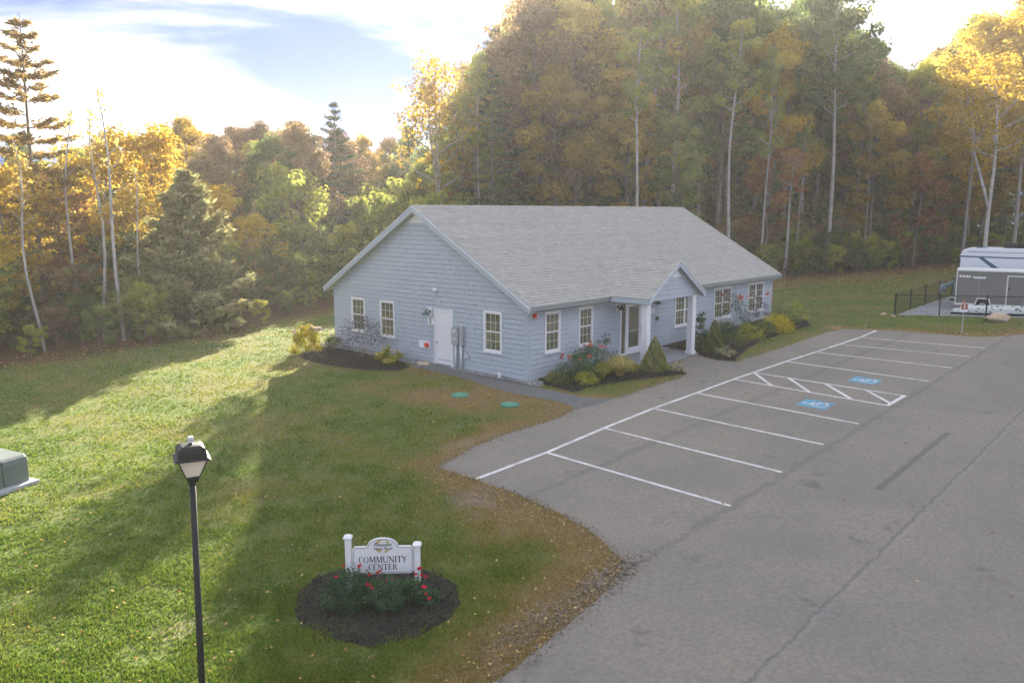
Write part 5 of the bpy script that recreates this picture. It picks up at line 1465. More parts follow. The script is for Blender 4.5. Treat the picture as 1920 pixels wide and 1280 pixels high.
# ------------------------------------------------------------------ planting
def foliage_obj(name, V, T, m, parent=None, loc=None):
    me = np_mesh(name, V, 4, T, LEAF[m]); return link(name, me, parent, loc=loc)
def dome_pts(n, rx, ry, h, g, base=0.0, power=1.0):
    d = unit(g.normal(size=(n, 3))); d[:, 2] = np.abs(d[:, 2]); r = g.uniform(0.55, 1.0, n) ** 0.6
    c = d * r[:, None]; return np.stack([c[:, 0] * rx, c[:, 1] * ry, base + c[:, 2] * (h - base)], 1)
def shrub(name, x, y, h, rx, m, label, cat='shrub', n_leaf=1400, size=0.07, seed=0, ry=None, group=None, stems=True, flowers=None, fl_n=0, fl_size=0.10, fl_top=0.6, sparse=1.0, base=0.08, aspect=0.6):
    g = np.random.default_rng(seed + 500); ry = ry or rx
    z = g1(x, y); e = empty(name, (x, y, z), label, cat, group)
    kc = max(14, int(n_leaf / 45)); c = dome_pts(kc, rx, ry, h, g, base)
    V, T = clump_leaves(c, max(0.05, min(rx, h) * 0.30) * sparse, int(n_leaf / kc), size, aspect, 0.4, g, 0.8)
    V[:, 2] = np.maximum(V[:, 2], 0.01)
    foliage_obj('foliage', V, T, m, e, (0, 0, 0))
    if stems:
        k = MB(); r = random.Random(seed)
        for i in range(7):
            t = c[r.randrange(kc)]; k.tube([(r.uniform(-.04, .04), r.uniform(-.04, .04), -0.03), (t[0] * .5, t[1] * .5, t[2] * .5), tuple(t)], [0.012, 0.009, 0.004], 5)
        k.build('stem', 'twig', e, loc=(0, 0, 0))
    if flowers:
        for i in range(fl_n):
            t = c[g.integers(kc)].copy(); u = t / max(np.linalg.norm(t), 1e-6); q = t + u * (0.06 + 0.10 * g.random()); q[2] = max(q[2], h * fl_top * g.uniform(0.8, 1.0)); q[2] += g.uniform(0, 0.12)
            head(q, fl_size * g.uniform(0.8, 1.25), flowers, e, g, t)
    return e
def head(q, s, m, e, g, root):
    """one flower head: overlapping petals"""
    d = unit(g.normal(size=(16, 3))); d[:, 2] = np.abs(d[:, 2]) * 0.8
    V = leaf_quads(np.asarray(q) + d * s * 0.32, s * 0.75, 0.95, 0.2, g)
    o = foliage_obj('flower', V, g.uniform(0, 1, 16), m, e, (0, 0, 0))
    k = MB(); k.tube([tuple(root), tuple(q)], [0.005, 0.004], 4); 
    me = k.mesh('flower_stalk'); me.materials.append(M['twig']); link('flower_stalk', me, o, loc=(0, 0, 0))
def clump_grass(x, y, h, r, n_, m, label, seed, width=0.022):
    g = np.random.default_rng(seed); z = g1(x, y); e = empty('ornamental_grass', (x, y, z), label, 'grass clump')
    P = []
    for i in range(n_):
        a = g.uniform(0, 2 * PI); out = r * g.uniform(0.15, 1.0); hh = h * g.uniform(0.6, 1.05) * (1 - 0.25 * out / r)
        b0 = np.array([0.12 * r * math.cos(a), 0.12 * r * math.sin(a), 0]); d = np.array([math.cos(a), math.sin(a), 0]); s = np.array([-d[1], d[0], 0]) * width / 2
        p = [b0, b0 + d * out * 0.35 + [0, 0, hh * 0.6], b0 + d * out * 0.75 + [0, 0, hh * 0.97], b0 + d * out * 1.15 + [0, 0, hh * 0.82]]
        w = [1, 0.9, 0.6, 0.1]
        for j in range(3):
            P += [p[j] - s * w[j], p[j] + s * w[j], p[j + 1] + s * w[j + 1], p[j + 1] - s * w[j + 1]]
    me = np_mesh('blades', np.array(P), 4, np.repeat(g.uniform(0, 1, n_), 3), LEAF[m]); me_o = link('blades', me, e, loc=(0, 0, 0)); me_o['kind'] = 'stuff'
    k = MB(); k.lathe([(0.10, -0.02), (0.08, 0.06), (0.03, 0.10)], 8); k.build('crown_base', 'twig', e, loc=(0, 0, 0))
    return e
def cone_tree(x, y, h, r, label, seed, dense=5200):
    g = np.random.default_rng(seed); z = g1(x, y); e = empty('dwarf_spruce', (x, y, z), label, 'conifer')
    t = 1 - np.sqrt(g.random(dense)); a = g.uniform(0, 2 * PI, dense)
    prof = r * (1 - t) ** 0.85 * np.minimum(1, 0.72 + t * 3.2)
    rr = prof * (0.80 + 0.22 * g.random(dense)) * (1 + 0.07 * np.sin(a * 5 + t * 14) + 0.06 * np.sin(a * 9 - t * 23))
    p = np.stack([rr * np.cos(a), rr * np.sin(a), 0.04 + t * h], 1)
    dirs = np.stack([np.cos(a) * 0.7, np.sin(a) * 0.7, np.full(dense, 0.75)], 1)
    V = leaf_quads(p, 0.075, 0.38, 0.1, g, dirs); T = np.clip(0.45 + 0.25 * np.sin(a * 5 + t * 14) + g.normal(size=dense) * 0.16, 0, 1)
    foliage_obj('foliage', V, T, 'cone', e, (0, 0, 0))
    k = MB(); k.tube([(0, 0, -0.05), (0, 0, h * 0.9)], [0.05, 0.012], 7); k.build('trunk', 'bark', e, loc=(0, 0, 0))
    return e

# roses round the sign
G_R = 'red rose bushes round the sign'
shrub('rose_bush', 7.55, 10.62, 0.56, 0.44, 'rose', 'rose bush with red blooms before the left post of the sign', n_leaf=3800, size=0.045, seed=1, group=G_R, flowers='redflower', fl_n=5, fl_size=0.055, fl_top=0.7)
shrub('rose_bush', 7.95, 10.12, 0.40, 0.40, 'rose', 'low rose bush in the middle, under the lettering of the sign', n_leaf=3200, size=0.045, seed=2, group=G_R, flowers='redflower', fl_n=4, fl_size=0.055, fl_top=0.5)
shrub('rose_bush', 8.33, 9.98, 0.34, 0.28, 'rose', 'rose bush with the brightest cluster of red blooms by the right post', n_leaf=2400, size=0.045, seed=3, group=G_R, flowers='redflower', fl_n=7, fl_size=0.062, fl_top=1.0)
shrub('rose_bush', 8.45, 9.62, 0.22, 0.22, 'rose', 'smallest rose bush at the right end of the sign bed', n_leaf=1000, size=0.045, seed=4, group=G_R, flowers='redflower', fl_n=2, fl_size=0.05, fl_top=0.7)
# along the gable
shrub('hydrangea', 19.45, 29.85, 1.35, 0.62, 'bright', 'yellow-leaved hydrangea with pale flower heads at the far end of the bed', n_leaf=2400, size=0.10, seed=5, flowers='whiteflower', fl_n=7, fl_size=0.24, fl_top=0.75)
e = shrub('ninebark', 20.55, 27.35, 1.75, 0.95, 'purple', 'airy dark purple-leaved shrub before the gable windows', n_leaf=1500, size=0.075, seed=6, sparse=1.25, base=0.45)
shrub('small_shrub', 20.75, 29.6, 0.62, 0.42, 'shrub', 'small green shrub at the rear corner of the gable wall', n_leaf=900, size=0.07, seed=7)
shrub('leafy_plant', 20.55, 25.55, 0.72, 0.55, 'lime', 'light green large-leaved plant at the door end of the bed', 'plant', n_leaf=520, size=0.15, seed=8)
# left of the porch
shrub('rose_bush', 23.35, 17.95, 0.95, 0.72, 'rose', 'coral-flowered rose bush under the window nearest the house corner', n_leaf=2400, size=0.07, seed=9, flowers='pinkflower', fl_n=8, fl_size=0.12, fl_top=0.95)
shrub('rose_bush', 24.6, 18.2, 1.05, 0.62, 'rose', 'coral-flowered rose bush between the second front window and the entrance', n_leaf=1900, size=0.07, seed=10, flowers='pinkflower', fl_n=6, fl_size=0.14, fl_top=0.95)
shrub('rose_bush', 25.7, 18.3, 1.35, 0.5, 'rose', 'tall thin rose bush right beside the entrance sidelight', n_leaf=850, size=0.07, seed=11, flowers='pinkflower', fl_n=2, fl_size=0.11, fl_top=0.8)
shrub('low_shrub', 22.35, 18.05, 0.42, 0.48, 'shrub', 'low dark shrub at the gravel corner of the house', n_leaf=900, size=0.07, seed=12)
shrub('low_shrub', 22.95, 17.2, 0.42, 0.42, 'lime', 'low yellow-green mound in front of the coral roses', n_leaf=1300, size=0.06, seed=13)
clump_grass(23.9, 17.15, 0.72, 0.42, 420, 'lime', 'green tuft of ornamental grass beside the larger straw-yellow one', 14)
clump_grass(24.75, 16.95, 0.90, 0.62, 900, 'straw', 'large straw-yellow clump of ornamental grass left of the porch', 15)
shrub('low_shrub', 25.75, 17.2, 0.42, 0.40, 'lime', 'low yellow-green mound between the straw grass and the porch slab', n_leaf=1200, size=0.06, seed=16)
cone_tree(26.42, 16.45, 1.36, 0.60, 'cone-shaped dwarf spruce before the left porch column', 17)
shrub('variegated_shrub', 27.0, 15.75, 0.40, 0.30, 'cream', 'small cream-leaved plant at the tip of the left bed', 'plant', n_leaf=500, size=0.075, seed=18)
# right of the porch
cone_tree(31.35, 16.55, 1.45, 0.52, 'darker cone-shaped dwarf spruce right of the porch', 19)
shrub('low_shrub', 31.35, 17.35, 0.62, 0.60, 'shrub', 'green shrub against the right porch column', n_leaf=1400, size=0.07, seed=20)
shrub('variegated_shrub', 30.9, 15.75, 0.42, 0.40, 'cream', 'cream-leaved plant at the foot of the darker spruce', 'plant', n_leaf=620, size=0.075, seed=21)
shrub('tall_shrub', 32.7, 17.95, 1.55, 0.42, 'rose', 'upright dark green shrub behind the darker spruce', n_leaf=1200, size=0.09, seed=22)
shrub('hydrangea', 34.2, 17.6, 0.95, 0.6, 'rose', 'hydrangea with pale flower heads under the middle of the front wall', n_leaf=1500, size=0.09, seed=23, flowers='whiteflower', fl_n=4, fl_size=0.2, fl_top=0.8)
shrub('low_shrub', 33.2, 16.6, 0.6, 0.55, 'shrub', 'rounded green shrub next to the darker spruce', n_leaf=1300, size=0.07, seed=24)
shrub('low_shrub', 35.0, 16.7, 0.75, 0.72, 'lime', 'rounded yellow-green shrub in the middle of the right bed', n_leaf=1500, size=0.08, seed=25)
shrub('low_shrub', 36.7, 16.9, 0.8, 0.75, 'shrub', 'green shrub left of the bright yellow shrub', n_leaf=1500, size=0.08, seed=26)
shrub('golden_shrub', 38.1, 16.75, 0.88, 0.78, 'bright', 'bright yellow rounded shrub near the end of the right bed', n_leaf=2600, size=0.08, seed=27)
shrub('rose_bush', 36.4, 18.2, 1.9, 0.75, 'rose', 'tall rose bush with coral blooms between the two right windows', n_leaf=1100, size=0.08, seed=28, flowers='pinkflower', fl_n=7, fl_size=0.15, fl_top=0.95, sparse=1.2)
shrub('rose_bush', 39.2, 18.2, 1.7, 0.65, 'purple', 'dark-leaved rose bush under the last front window', n_leaf=1000, size=0.08, seed=29, flowers='pinkflower', fl_n=3, fl_size=0.16, fl_top=0.95)
shrub('low_shrub', 40.4, 17.3, 0.9, 0.8, 'shrub', 'olive shrub at the right end of the bed beyond the yellow one', n_leaf=1300, size=0.09, seed=30)
shrub('low_shrub', 42.2, 17.6, 0.95, 0.75, 'olive', 'loose olive shrub past the right corner of the house', n_leaf=1000, size=0.09, seed=31)

# ------------------------------------------------------------------ trees: prototypes
def trunk_path(h, lean, wig, seed, n_=9):
    r = random.Random(seed); a = r.uniform(0, 2 * PI); p = []; ph1, ph2 = r.uniform(0, 6), r.uniform(0, 6)
    for i in range(n_):
        q = i / (n_ - 1)
        p.append(Vector((lean * h * q * math.cos(a) + wig * math.sin(q * 5 + ph1) * q, lean * h * q * math.sin(a) + wig * math.sin(q * 6 + ph2) * q, h * q)))
    p[0].z = -0.4
    return p
def at_path(p, q):
    x = q * (len(p) - 1); i = min(int(x), len(p) - 2); return p[i].lerp(p[i + 1], x - i)

def deciduous(h, cb, cr, n_leaf, size, seed, r0=0.2, lean=0.03, wig=0.25, limbs=16, clumps_per=4, top_round=0.75, crown_spread=0.75, fork=False, core=0.5):
    """trunk mesh builder and leaf arrays for a broadleaf tree; cb crown base as a fraction of h"""
    r = random.Random(seed); g = np.random.default_rng(seed)
    p = trunk_path(h * 0.93, lean, wig, seed); k = MB()
    k.tube(p, [r0 * (1 - 0.9 * (i / 8)) + 0.015 for i in range(9)], 8)
    cl = []
    mains = [(p, h)]
    if fork:
        a = r.uniform(0, 2 * PI); b0 = at_path(p, 0.33); q = [b0]
        for i in range(1, 7): q.append(b0 + Vector((math.cos(a), math.sin(a), 0)) * (h * 0.13 * (i / 6) ** 0.8) + Vector((r.uniform(-.15, .15), r.uniform(-.15, .15), h * 0.52 * i / 6)))
        k.tube(q, [r0 * 0.6 * (1 - 0.9 * i / 6) + 0.012 for i in range(7)], 7); mains.append((q, h * 0.85))
    for mi, (mp_, mh) in enumerate(mains):
        for i in range(limbs if mi == 0 else limbs // 2):
            q = cb + (0.98 - cb) * ((i + 0.5) / (limbs if mi == 0 else limbs // 2)) if mi == 0 else 0.45 + 0.53 * (i + 0.5) / (limbs // 2)
            st = at_path(mp_, q); rel = (q - cb) / (1 - cb) if mi == 0 else q
            prof = max(0.12, (math.sin(min(1.0, rel * 0.92 + 0.16) * PI) ** top_round))
            L = cr * prof * r.uniform(0.65, 1.12) * (1 if mi == 0 else 0.7); a = i * 2.4 + r.uniform(-.5, .5) + mi * 1.1
            ri = r.uniform(0.25, 0.7) + 0.5 * rel
            d = Vector((math.cos(a), math.sin(a), ri)).normalized()
            e1 = st + d * L * 0.5 + Vector((0, 0, -0.02 * L)); e2 = st + d * L + Vector((r.uniform(-.2, .2), r.uniform(-.2, .2), 0.12 * L))
            k.tube([st, e1, e2], [max(0.02, r0 * 0.36 * (1 - rel * 0.6)), max(0.014, r0 * 0.2), 0.008], 5, cap=False)
            for j in range(clumps_per):
                t = r.uniform(0.45, 1.05); c = st.lerp(e2, t) + Vector((r.gauss(0, .16), r.gauss(0, .16), r.gauss(0, .12))) * cr * crown_spread * 0.6
                cl.append(c)
                if r.random() < 0.35: k.tube([st.lerp(e2, min(t, 0.9) * 0.85), c], [0.012, 0.005], 4, cap=False)
    cl = np.array([tuple(c) for c in cl])
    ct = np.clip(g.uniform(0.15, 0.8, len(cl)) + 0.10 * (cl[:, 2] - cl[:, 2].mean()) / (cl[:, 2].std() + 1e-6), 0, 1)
    V, T = clump_leaves(cl, cr * g.uniform(0.15, 0.28, len(cl)), max(4, int(n_leaf / len(cl))), size, 0.66, 0.35, g, 0.62, 0.07, ct, hollow=True, coherent=True)
    return k, V, T

def conifer(h, cb, cr, n_tuft, seed, r0=0.22, whorl=0.85, droop=0.05, size=0.34, young=False, gap=0.0):
    r = random.Random(seed); g = np.random.default_rng(seed); p = trunk_path(h, 0.01, 0.08, seed); k = MB()
    k.tube(p, [r0 * (1 - 0.95 * (i / 8)) + 0.012 for i in range(9)], 8)
    C, D, T = [], [], []
    z = cb * h
    while z < h * 0.985:
        rel = (z - cb * h) / (h - cb * h)
        L0 = cr * ((1 - rel) ** 0.7 * min(1, 0.55 + rel * 2.2) if not young else (1 - rel) ** 0.9)
        nb = r.randint(4, 6); a0 = r.uniform(0, 2 * PI)
        for b_ in range(nb):
            if r.random() < gap: continue
            a = a0 + b_ * 2 * PI / nb + r.uniform(-.25, .25); L = max(0.25, L0 * r.uniform(0.55, 1.15)); st = at_path(p, z / h)
            up_ = (0.12 + 0.45 * rel if not young else 0.35 + 0.5 * rel)
            mid = st + Vector((math.cos(a) * L * 0.55, math.sin(a) * L * 0.55, L * (up_ * 0.35 - droop)))
            tip = st + Vector((math.cos(a) * L, math.sin(a) * L, L * (up_ * 0.8 - droop)))
            k.tube([st, mid, tip], [max(0.012, r0 * 0.22 * (1 - rel * 0.7)), 0.012, 0.006], 4, cap=False)
            nt = max(8, int(n_tuft * L / cr)); ts = r.uniform(0.25, 0.6); tb = r.uniform(0.25, 0.75)
            for j in range(nt):
                t = 0.28 + 0.74 * (j + r.random()) / nt
                c = (st.lerp(mid, t / 0.55) if t < 0.55 else mid.lerp(tip, (t - 0.55) / 0.45)); sd_ = r.gauss(0, 0.16 * L * (1.15 - t * 0.6))
                c = c + Vector((-math.sin(a) * sd_, math.cos(a) * sd_, r.gauss(0, 0.045 * (2.2 if young else 1))))
                C.append(tuple(c)); D.append((math.cos(a) * 0.7 - math.sin(a) * sd_, math.sin(a) * 0.7 + math.cos(a) * sd_, 0.45 if young else 0.25)); T.append(min(1, max(0, tb + r.gauss(0, .15))))
        z += whorl * r.uniform(0.8, 1.2) * (1 - 0.35 * rel)
    C = np.array(C); D = unit(np.array(D)); idx = np.repeat(np.arange(len(C)), 3)
    c = C[idx] + g.normal(size=(len(idx), 3)) * [0.10, 0.10, 0.06]
    V = leaf_quads(c, size, 0.30, 0.25 if young else 0.6, g, D[idx]); return k, V, np.clip(np.array(T)[idx] + g.normal(size=len(idx)) * 0.1, 0, 1)

PROTO = {}
def proto(key, res, bark, leaf):
    k, V, T = res; me = k.mesh(key + '_trunk', smooth=True, fix=False); me.materials.append(M[bark])
    cm = np_mesh(key + '_crown', V, 4, T, LEAF[leaf]); PROTO[key] = (me, cm)
def plant_tree(name, key, x, y, s, rz, label, group=None, cat='tree', sz=None):
    e = empty(name, (x, y, g1(x, y)), label, cat, group, rz); e.scale = (s, s, sz or s)
    t = bpy.data.objects.new('trunk', PROTO[key][0]); COL.objects.link(t); t.parent = e
    c = bpy.data.objects.new('crown', PROTO[key][1]); COL.objects.link(c); c.parent = e
    return e
# height of every prototype is 20 m unless told otherwise
NL = 12000
for i in range(3):
    proto(f'oak{i}', deciduous(20, 0.30, 5.0, NL, 0.30, 40 + i, 0.24, limbs=20, clumps_per=6), 'bark', 'brown')
    proto(f'olive{i}', deciduous(20, 0.32, 4.4, NL, 0.29, 50 + i, 0.20, limbs=20, clumps_per=5), 'greybark', 'olive')
for i in range(2):
    proto(f'green{i}', deciduous(20, 0.28, 4.6, NL, 0.28, 60 + i, 0.22, limbs=20, clumps_per=5), 'bark', 'green')
    proto(f'gold{i}', deciduous(20, 0.25, 4.6, NL, 0.30, 70 + i, 0.20, limbs=20, clumps_per=5), 'bark', 'gold')
    proto(f'yellow{i}', deciduous(20, 0.34, 4.4, NL, 0.28, 80 + i, 0.18, limbs=18, clumps_per=5), 'greybark', 'yellow')
    proto(f'birch{i}', deciduous(20, 0.50, 3.0, 3600, 0.25, 90 + i, 0.15, 0.05, 0.35, limbs=14, clumps_per=3), 'palebark', 'olive')
    proto(f'pine{i}', conifer(20, 0.25, 4.2, 70, 100 + i, gap=0.1), 'bark', 'pine')
    proto(f'maple{i}', deciduous(10, 0.16, 3.4, 5200, 0.22, 110 + i, 0.11, 0.04, 0.2, limbs=16, clumps_per=4), 'bark', 'yellow')
proto('orangemaple0', deciduous(10, 0.18, 3.2, 3600, 0.22, 120, 0.10, limbs=14, clumps_per=4), 'bark', 'orange')
proto('barebirch0', deciduous(14, 0.45, 1.3, 260, 0.18, 125, 0.095, 0.05, 0.35, limbs=18, clumps_per=2), 'palebark', 'gold')
proto('barebirch1', deciduous(14, 0.50, 1.2, 200, 0.18, 126, 0.085, 0.09, 0.45, limbs=16, clumps_per=2), 'palebark', 'gold')
proto('sapling0', deciduous(8, 0.30, 1.7, 900, 0.2, 128, 0.06, 0.05, 0.25, limbs=12, clumps_per=3), 'greybark', 'olive')
for i, lf in enumerate(('shrub', 'olive', 'brown', 'green')):
    proto(f'brush{i}', deciduous(4, 0.06, 1.9, 3400, 0.17, 130 + i, 0.05, limbs=14, clumps_per=5, top_round=0.5), 'twig', lf)

def pol(azd, d):
    a = math.radians(azd); return d * math.cos(a), d * math.sin(a)
# skyline of the wood seen from the lot: azimuth in degrees, slope of the tree tops
SKY = [(-5, 0.225), (7.7, 0.225), (11.0, 0.233), (12.8, 0.227), (14.3, 0.191), (15.4, 0.176), (16.9, 0.17), (18.7, 0.181), (20.5, 0.242), (23.4, 0.264), (28.5, 0.305), (33.7, 0.323), (37.2, 0.319), (40.8, 0.285), (42.2, 0.249), (44.4, 0.215), (45.5, 0.185), (48.1, 0.165), (50.1, 0.150), (51.7, 0.131), (53.2, 0.125), (54.6, 0.126), (58.1, 0.128), (61.1, 0.128), (64.4, 0.122), (66.9, 0.115), (69.1, 0.105), (71.4, 0.098), (74.2, 0.098), (78.0, 0.098), (110, 0.10)]
SKA = [s[0] for s in SKY]; SKT = [s[1] for s in SKY]
SA = math.radians(SUN_AZ); TE = math.tan(math.radians(SUN_EL))
LIT0, LIT1 = 10.2, 15.2                    # the strip of lawn that gets low sun between the trees (metres across the sun's direction)
def height_cap(x, y):
    az = math.degrees(math.atan2(y, x)); d = math.hypot(x, y); top = CAM_H + np.interp(az, SKA, SKT) * d - g1(x, y)
    lat = -math.sin(SA) * x + math.cos(SA) * y; s = math.cos(SA) * x + math.sin(SA) * y
    if LIT0 - 1.5 < lat < LIT1 + 1.5:
        top = min(top, max(3.0, (s - 43.0) * TE + 0.6))
    if LIT1 + 1.5 <= lat < 36:
        top = min(top, max(8.0, (s - 47.0) * TE + 9.0))
    return top

hero = []
def hero_tree(name, key, az, d, h, ph, rz, label, cat='tree', sxy=None):
    x, y = pol(az, d); s = h / ph
    e = plant_tree(name, key, x, y, sxy or s, rz, label, None, cat, s); hero.append((x, y, max(1.5, h * 0.12))); return e
# one-off trees
proto('tallpine', conifer(19.5, 0.28, 4.3, 70, 201, 0.20, 1.0, 0.05, 0.46, gap=0.1), 'bark', 'goldpine')
hero_tree('white_pine', 'tallpine', 72.75, 47, 15.6, 19.5, 0.4, 'tall brownish pine with tiered branches at the left edge, above the other trees', 'pine')
proto('bushpine', conifer(8.5, 0.02, 3.9, 110, 202, 0.13, 0.5, 0.0, 0.46, young=True), 'bark', 'sage')
hero_tree('young_pine', 'bushpine', 64.2, 43.5, 8.2, 8.5, 0.0, 'bushy grey-green young pine at the lawn edge left of the house', 'pine')
proto('spirepine', conifer(15, 0.10, 3.4, 80, 203, gap=0.1), 'bark', 'pine')
hero_tree('pine_tree', 'spirepine', 54.4, 66, 14.0, 15, 0.0, 'pointed dark pine rising over the wood left of the house gable', 'pine')
proto('openyellow', deciduous(20, 0.36, 5.6, 3600, 0.30, 204, 0.22, 0.04, 0.3, limbs=20, clumps_per=4, fork=True, crown_spread=0.9), 'palebark', 'yellow')
hero_tree('yellow_tree', 'openyellow', 47.2, 60, 17.6, 20, 1.0, 'thin-crowned pale yellow tree with forked trunk behind the left half of the roof', sxy=0.78)
proto('poplar', deciduous(26, 0.50, 4.8, 13000, 0.34, 205, 0.17, 0.02, 0.3, limbs=24, clumps_per=5), 'palebark', 'green')
hero_tree('poplar', 'poplar', 20.7, 74, 26.5, 26, 0.3, 'tall green poplar with pale straight trunk, crown against the sky gap')
proto('forkbirch', deciduous(18, 0.55, 4.0, 3200, 0.27, 206, 0.17, 0.03, 0.35, limbs=16, clumps_per=4, fork=True), 'palebark', 'yellow')
hero_tree('birch', 'forkbirch', 11.6, 69, 17.6, 18, 2.2, 'white forked birch standing behind the trailers', 'birch')
proto('talbirch', deciduous(24, 0.62, 2.8, 2600, 0.28, 207, 0.17, 0.02, 0.5, limbs=16, clumps_per=3), 'palebark', 'olive')
hero_tree('birch', 'talbirch', 27.1, 66.5, 21.5, 24, 0.0, 'tall slim pale birch right of the roof end', 'birch')
hero_tree('birch', 'talbirch', 33.6, 62, 20.5, 24, 2.0, 'tall slim pale birch behind the middle of the roof ridge', 'birch')
proto('leanbirch', deciduous(13, 0.6, 2.0, 900, 0.22, 208, 0.15, 0.20, 0.2, limbs=12, clumps_per=3), 'palebark', 'orange')
hero_tree('birch', 'leanbirch', 23.4, 69.5, 11, 13, 2.0, 'leaning white birch trunk among orange leaves right of the house', 'birch')
hero_tree('orange_maple', 'orangemaple0', 24.6, 70, 11, 10, 0.5, 'dusty orange maple beside the leaning white birch', 'maple')
hero_tree('orange_maple', 'orangemaple0', 15.6, 80, 10.5, 10, 2.5, 'orange maple low in the wood left of the trailers', 'maple')
proto('bigyellow', deciduous(24, 0.36, 5.4, 11000, 0.33, 209, 0.15, 0.03, 0.3, limbs=22, clumps_per=5), 'greybark', 'yellow')
hero_tree('yellow_tree', 'bigyellow', 10.2, 82, 25.5, 24, 0.0, 'tall bright yellow tree at the right edge, above the motorhome')
hero_tree('yellow_tree', 'bigyellow', 12.9, 84, 23.5, 24, 2.0, 'tall yellow-gold tree left of the one above the motorhome')
for az, d, h, key, rz, lb in ((71.2, 45.5, 12.0, 'barebirch0', 0.3, 'bare pale birch nearest the tall brownish pine'),
                              (69.6, 43, 11.8, 'barebirch1', 1.3, 'leaning bare birch in front of the golden maples'),
                              (68.4, 42, 12.8, 'barebirch0', 2.6, 'tallest bare birch, its twigs above the yellow maples'),
                              (67.1, 42.5, 9.0, 'barebirch1', 4.0, 'short thin bare birch just left of the bushy pine'),
                              (72.9, 41, 10.0, 'barebirch1', 5.2, 'bare grey birch beneath the tall brownish pine')):
    hero_tree('bare_birch', key, az, d, h, 14, rz, lb, 'birch')
for az, d, h, key, rz, lb in ((66.4, 48.5, 11.2, 'maple0', 0.4, 'bright yellow maple right behind the bushy grey-green pine'),
                              (69.2, 49.5, 10.6, 'maple1', 1.4, 'golden yellow maple behind the tallest bare birch'),
                              (71.9, 47.5, 8.4, 'orangemaple0', 3.1, 'orange-gold maple under the tall brownish pine'),
                              (67.6, 46, 7.6, 'maple1', 2.2, 'low lime-yellow maple between the bare birch trunks'),
                              (74.6, 45.5, 9.0, 'maple0', 5.0, 'yellow maple at the very left edge of the wood')):
    hero_tree('yellow_maple', key, az, d, h, 10, rz, lb, 'maple')

# the wood itself: trees one by one, kinds by place
ZONES = [  # azimuth from, to, kinds with weights, wording
 (64, 90, ['yellow0', 'yellow1', 'gold0', 'olive0', 'olive1', 'green0'], 'at the left, behind the bare birches'),
 (53.5, 64, ['oak0', 'oak1', 'oak2', 'olive2', 'green1', 'gold1', 'oak0'], 'between the bushy pine and the house gable'),
 (44.5, 53.5, ['olive0', 'olive1', 'gold0', 'yellow0', 'oak1', 'yellow1', 'green0'], 'behind the left half of the house roof'),
 (33.5, 44.5, ['oak0', 'olive0', 'gold1', 'pine0', 'pine1', 'olive2', 'oak2', 'gold0', 'olive1'], 'behind the middle of the house roof'),
 (19, 33.5, ['olive0', 'olive1', 'olive2', 'gold0', 'green1', 'birch0', 'birch1', 'green1', 'green0', 'yellow1'], 'right of the house'),
 (13.6, 19, ['gold0', 'gold1', 'olive1', 'green0', 'oak2', 'pine1'], 'under the gap of sky at the right'),
 (-6, 13.6, ['yellow0', 'yellow1', 'gold1', 'olive0', 'green1'], 'behind the trailers'),
]
WORDS = {'oak': ('oak_tree', 'russet brown oak'), 'olive': ('olive_tree', 'olive-yellow broadleaf tree'), 'green': ('green_tree', 'green broadleaf tree'), 'gold': ('golden_tree', 'golden brown broadleaf tree'),
         'yellow': ('yellow_tree', 'yellow broadleaf tree'), 'birch': ('birch', 'pale-trunked birch'), 'pine': ('pine_tree', 'dark pine')}
WORDS['olive'] = ('broadleaf_tree', 'olive-yellow broadleaf tree')
rt = random.Random(77); placed = []
count = 0
cand = []
for gy_ in np.arange(18, 112, 4.1):
    for gx_ in np.arange(-12, 128, 4.1):
        cand.append((gx_ + rt.uniform(-1.7, 1.7), gy_ + rt.uniform(-1.7, 1.7)))
cx_ = np.array([c[0] for c in cand]); cy_ = np.array([c[1] for c in cand]); dd = edge_depth(cx_, cy_)
for (x, y), d in zip(cand, dd):
    if d < 1.0 or d > 34: continue
    if d > 16 and rt.random() < 0.38: continue
    az = math.degrees(math.atan2(y, x))
    if az < 5 or az > 80: continue
    if any((x - hx) ** 2 + (y - hy) ** 2 < hr ** 2 for hx, hy, hr in hero): continue
    zone = next(z for z in ZONES if z[0] <= az < z[1])
    key = rt.choice(zone[2]); kind = key.rstrip('0123456789')
    cap = height_cap(x, y); h = cap * rt.uniform(0.74, 0.99) if d > 5 else cap * rt.uniform(0.45, 0.92)
    if az < 46: h = min(max(h, cap * rt.uniform(0.86, 1.0) if d > 6 else h), 29.5 * rt.uniform(0.9, 1.0))
    h = min(h, 29.5)
    if h < 4.0: continue
    nm, ph = WORDS[kind]; s = h / 20.0; sxy = max(s, 0.55) * rt.uniform(0.85, 1.1)
    if h < 9: key = rt.choice(['sapling0', 'maple0', 'maple1']) if az > 60 else rt.choice(['sapling0', 'brush1', 'brush3']); ph_h = {'sapling0': 8, 'maple0': 10, 'maple1': 10, 'brush1': 4, 'brush3': 4}[key]; s = h / ph_h; sxy = s if ph_h > 5 else s * 0.8; nm, ph = 'young_tree', 'young broadleaf tree'
    plant_tree(nm, key, x, y, sxy, rt.uniform(0, 6.28), f'{ph} in the wood {zone[3]}', f'{ph}s in the wood {zone[3]}', 'tree', s)
    count += 1
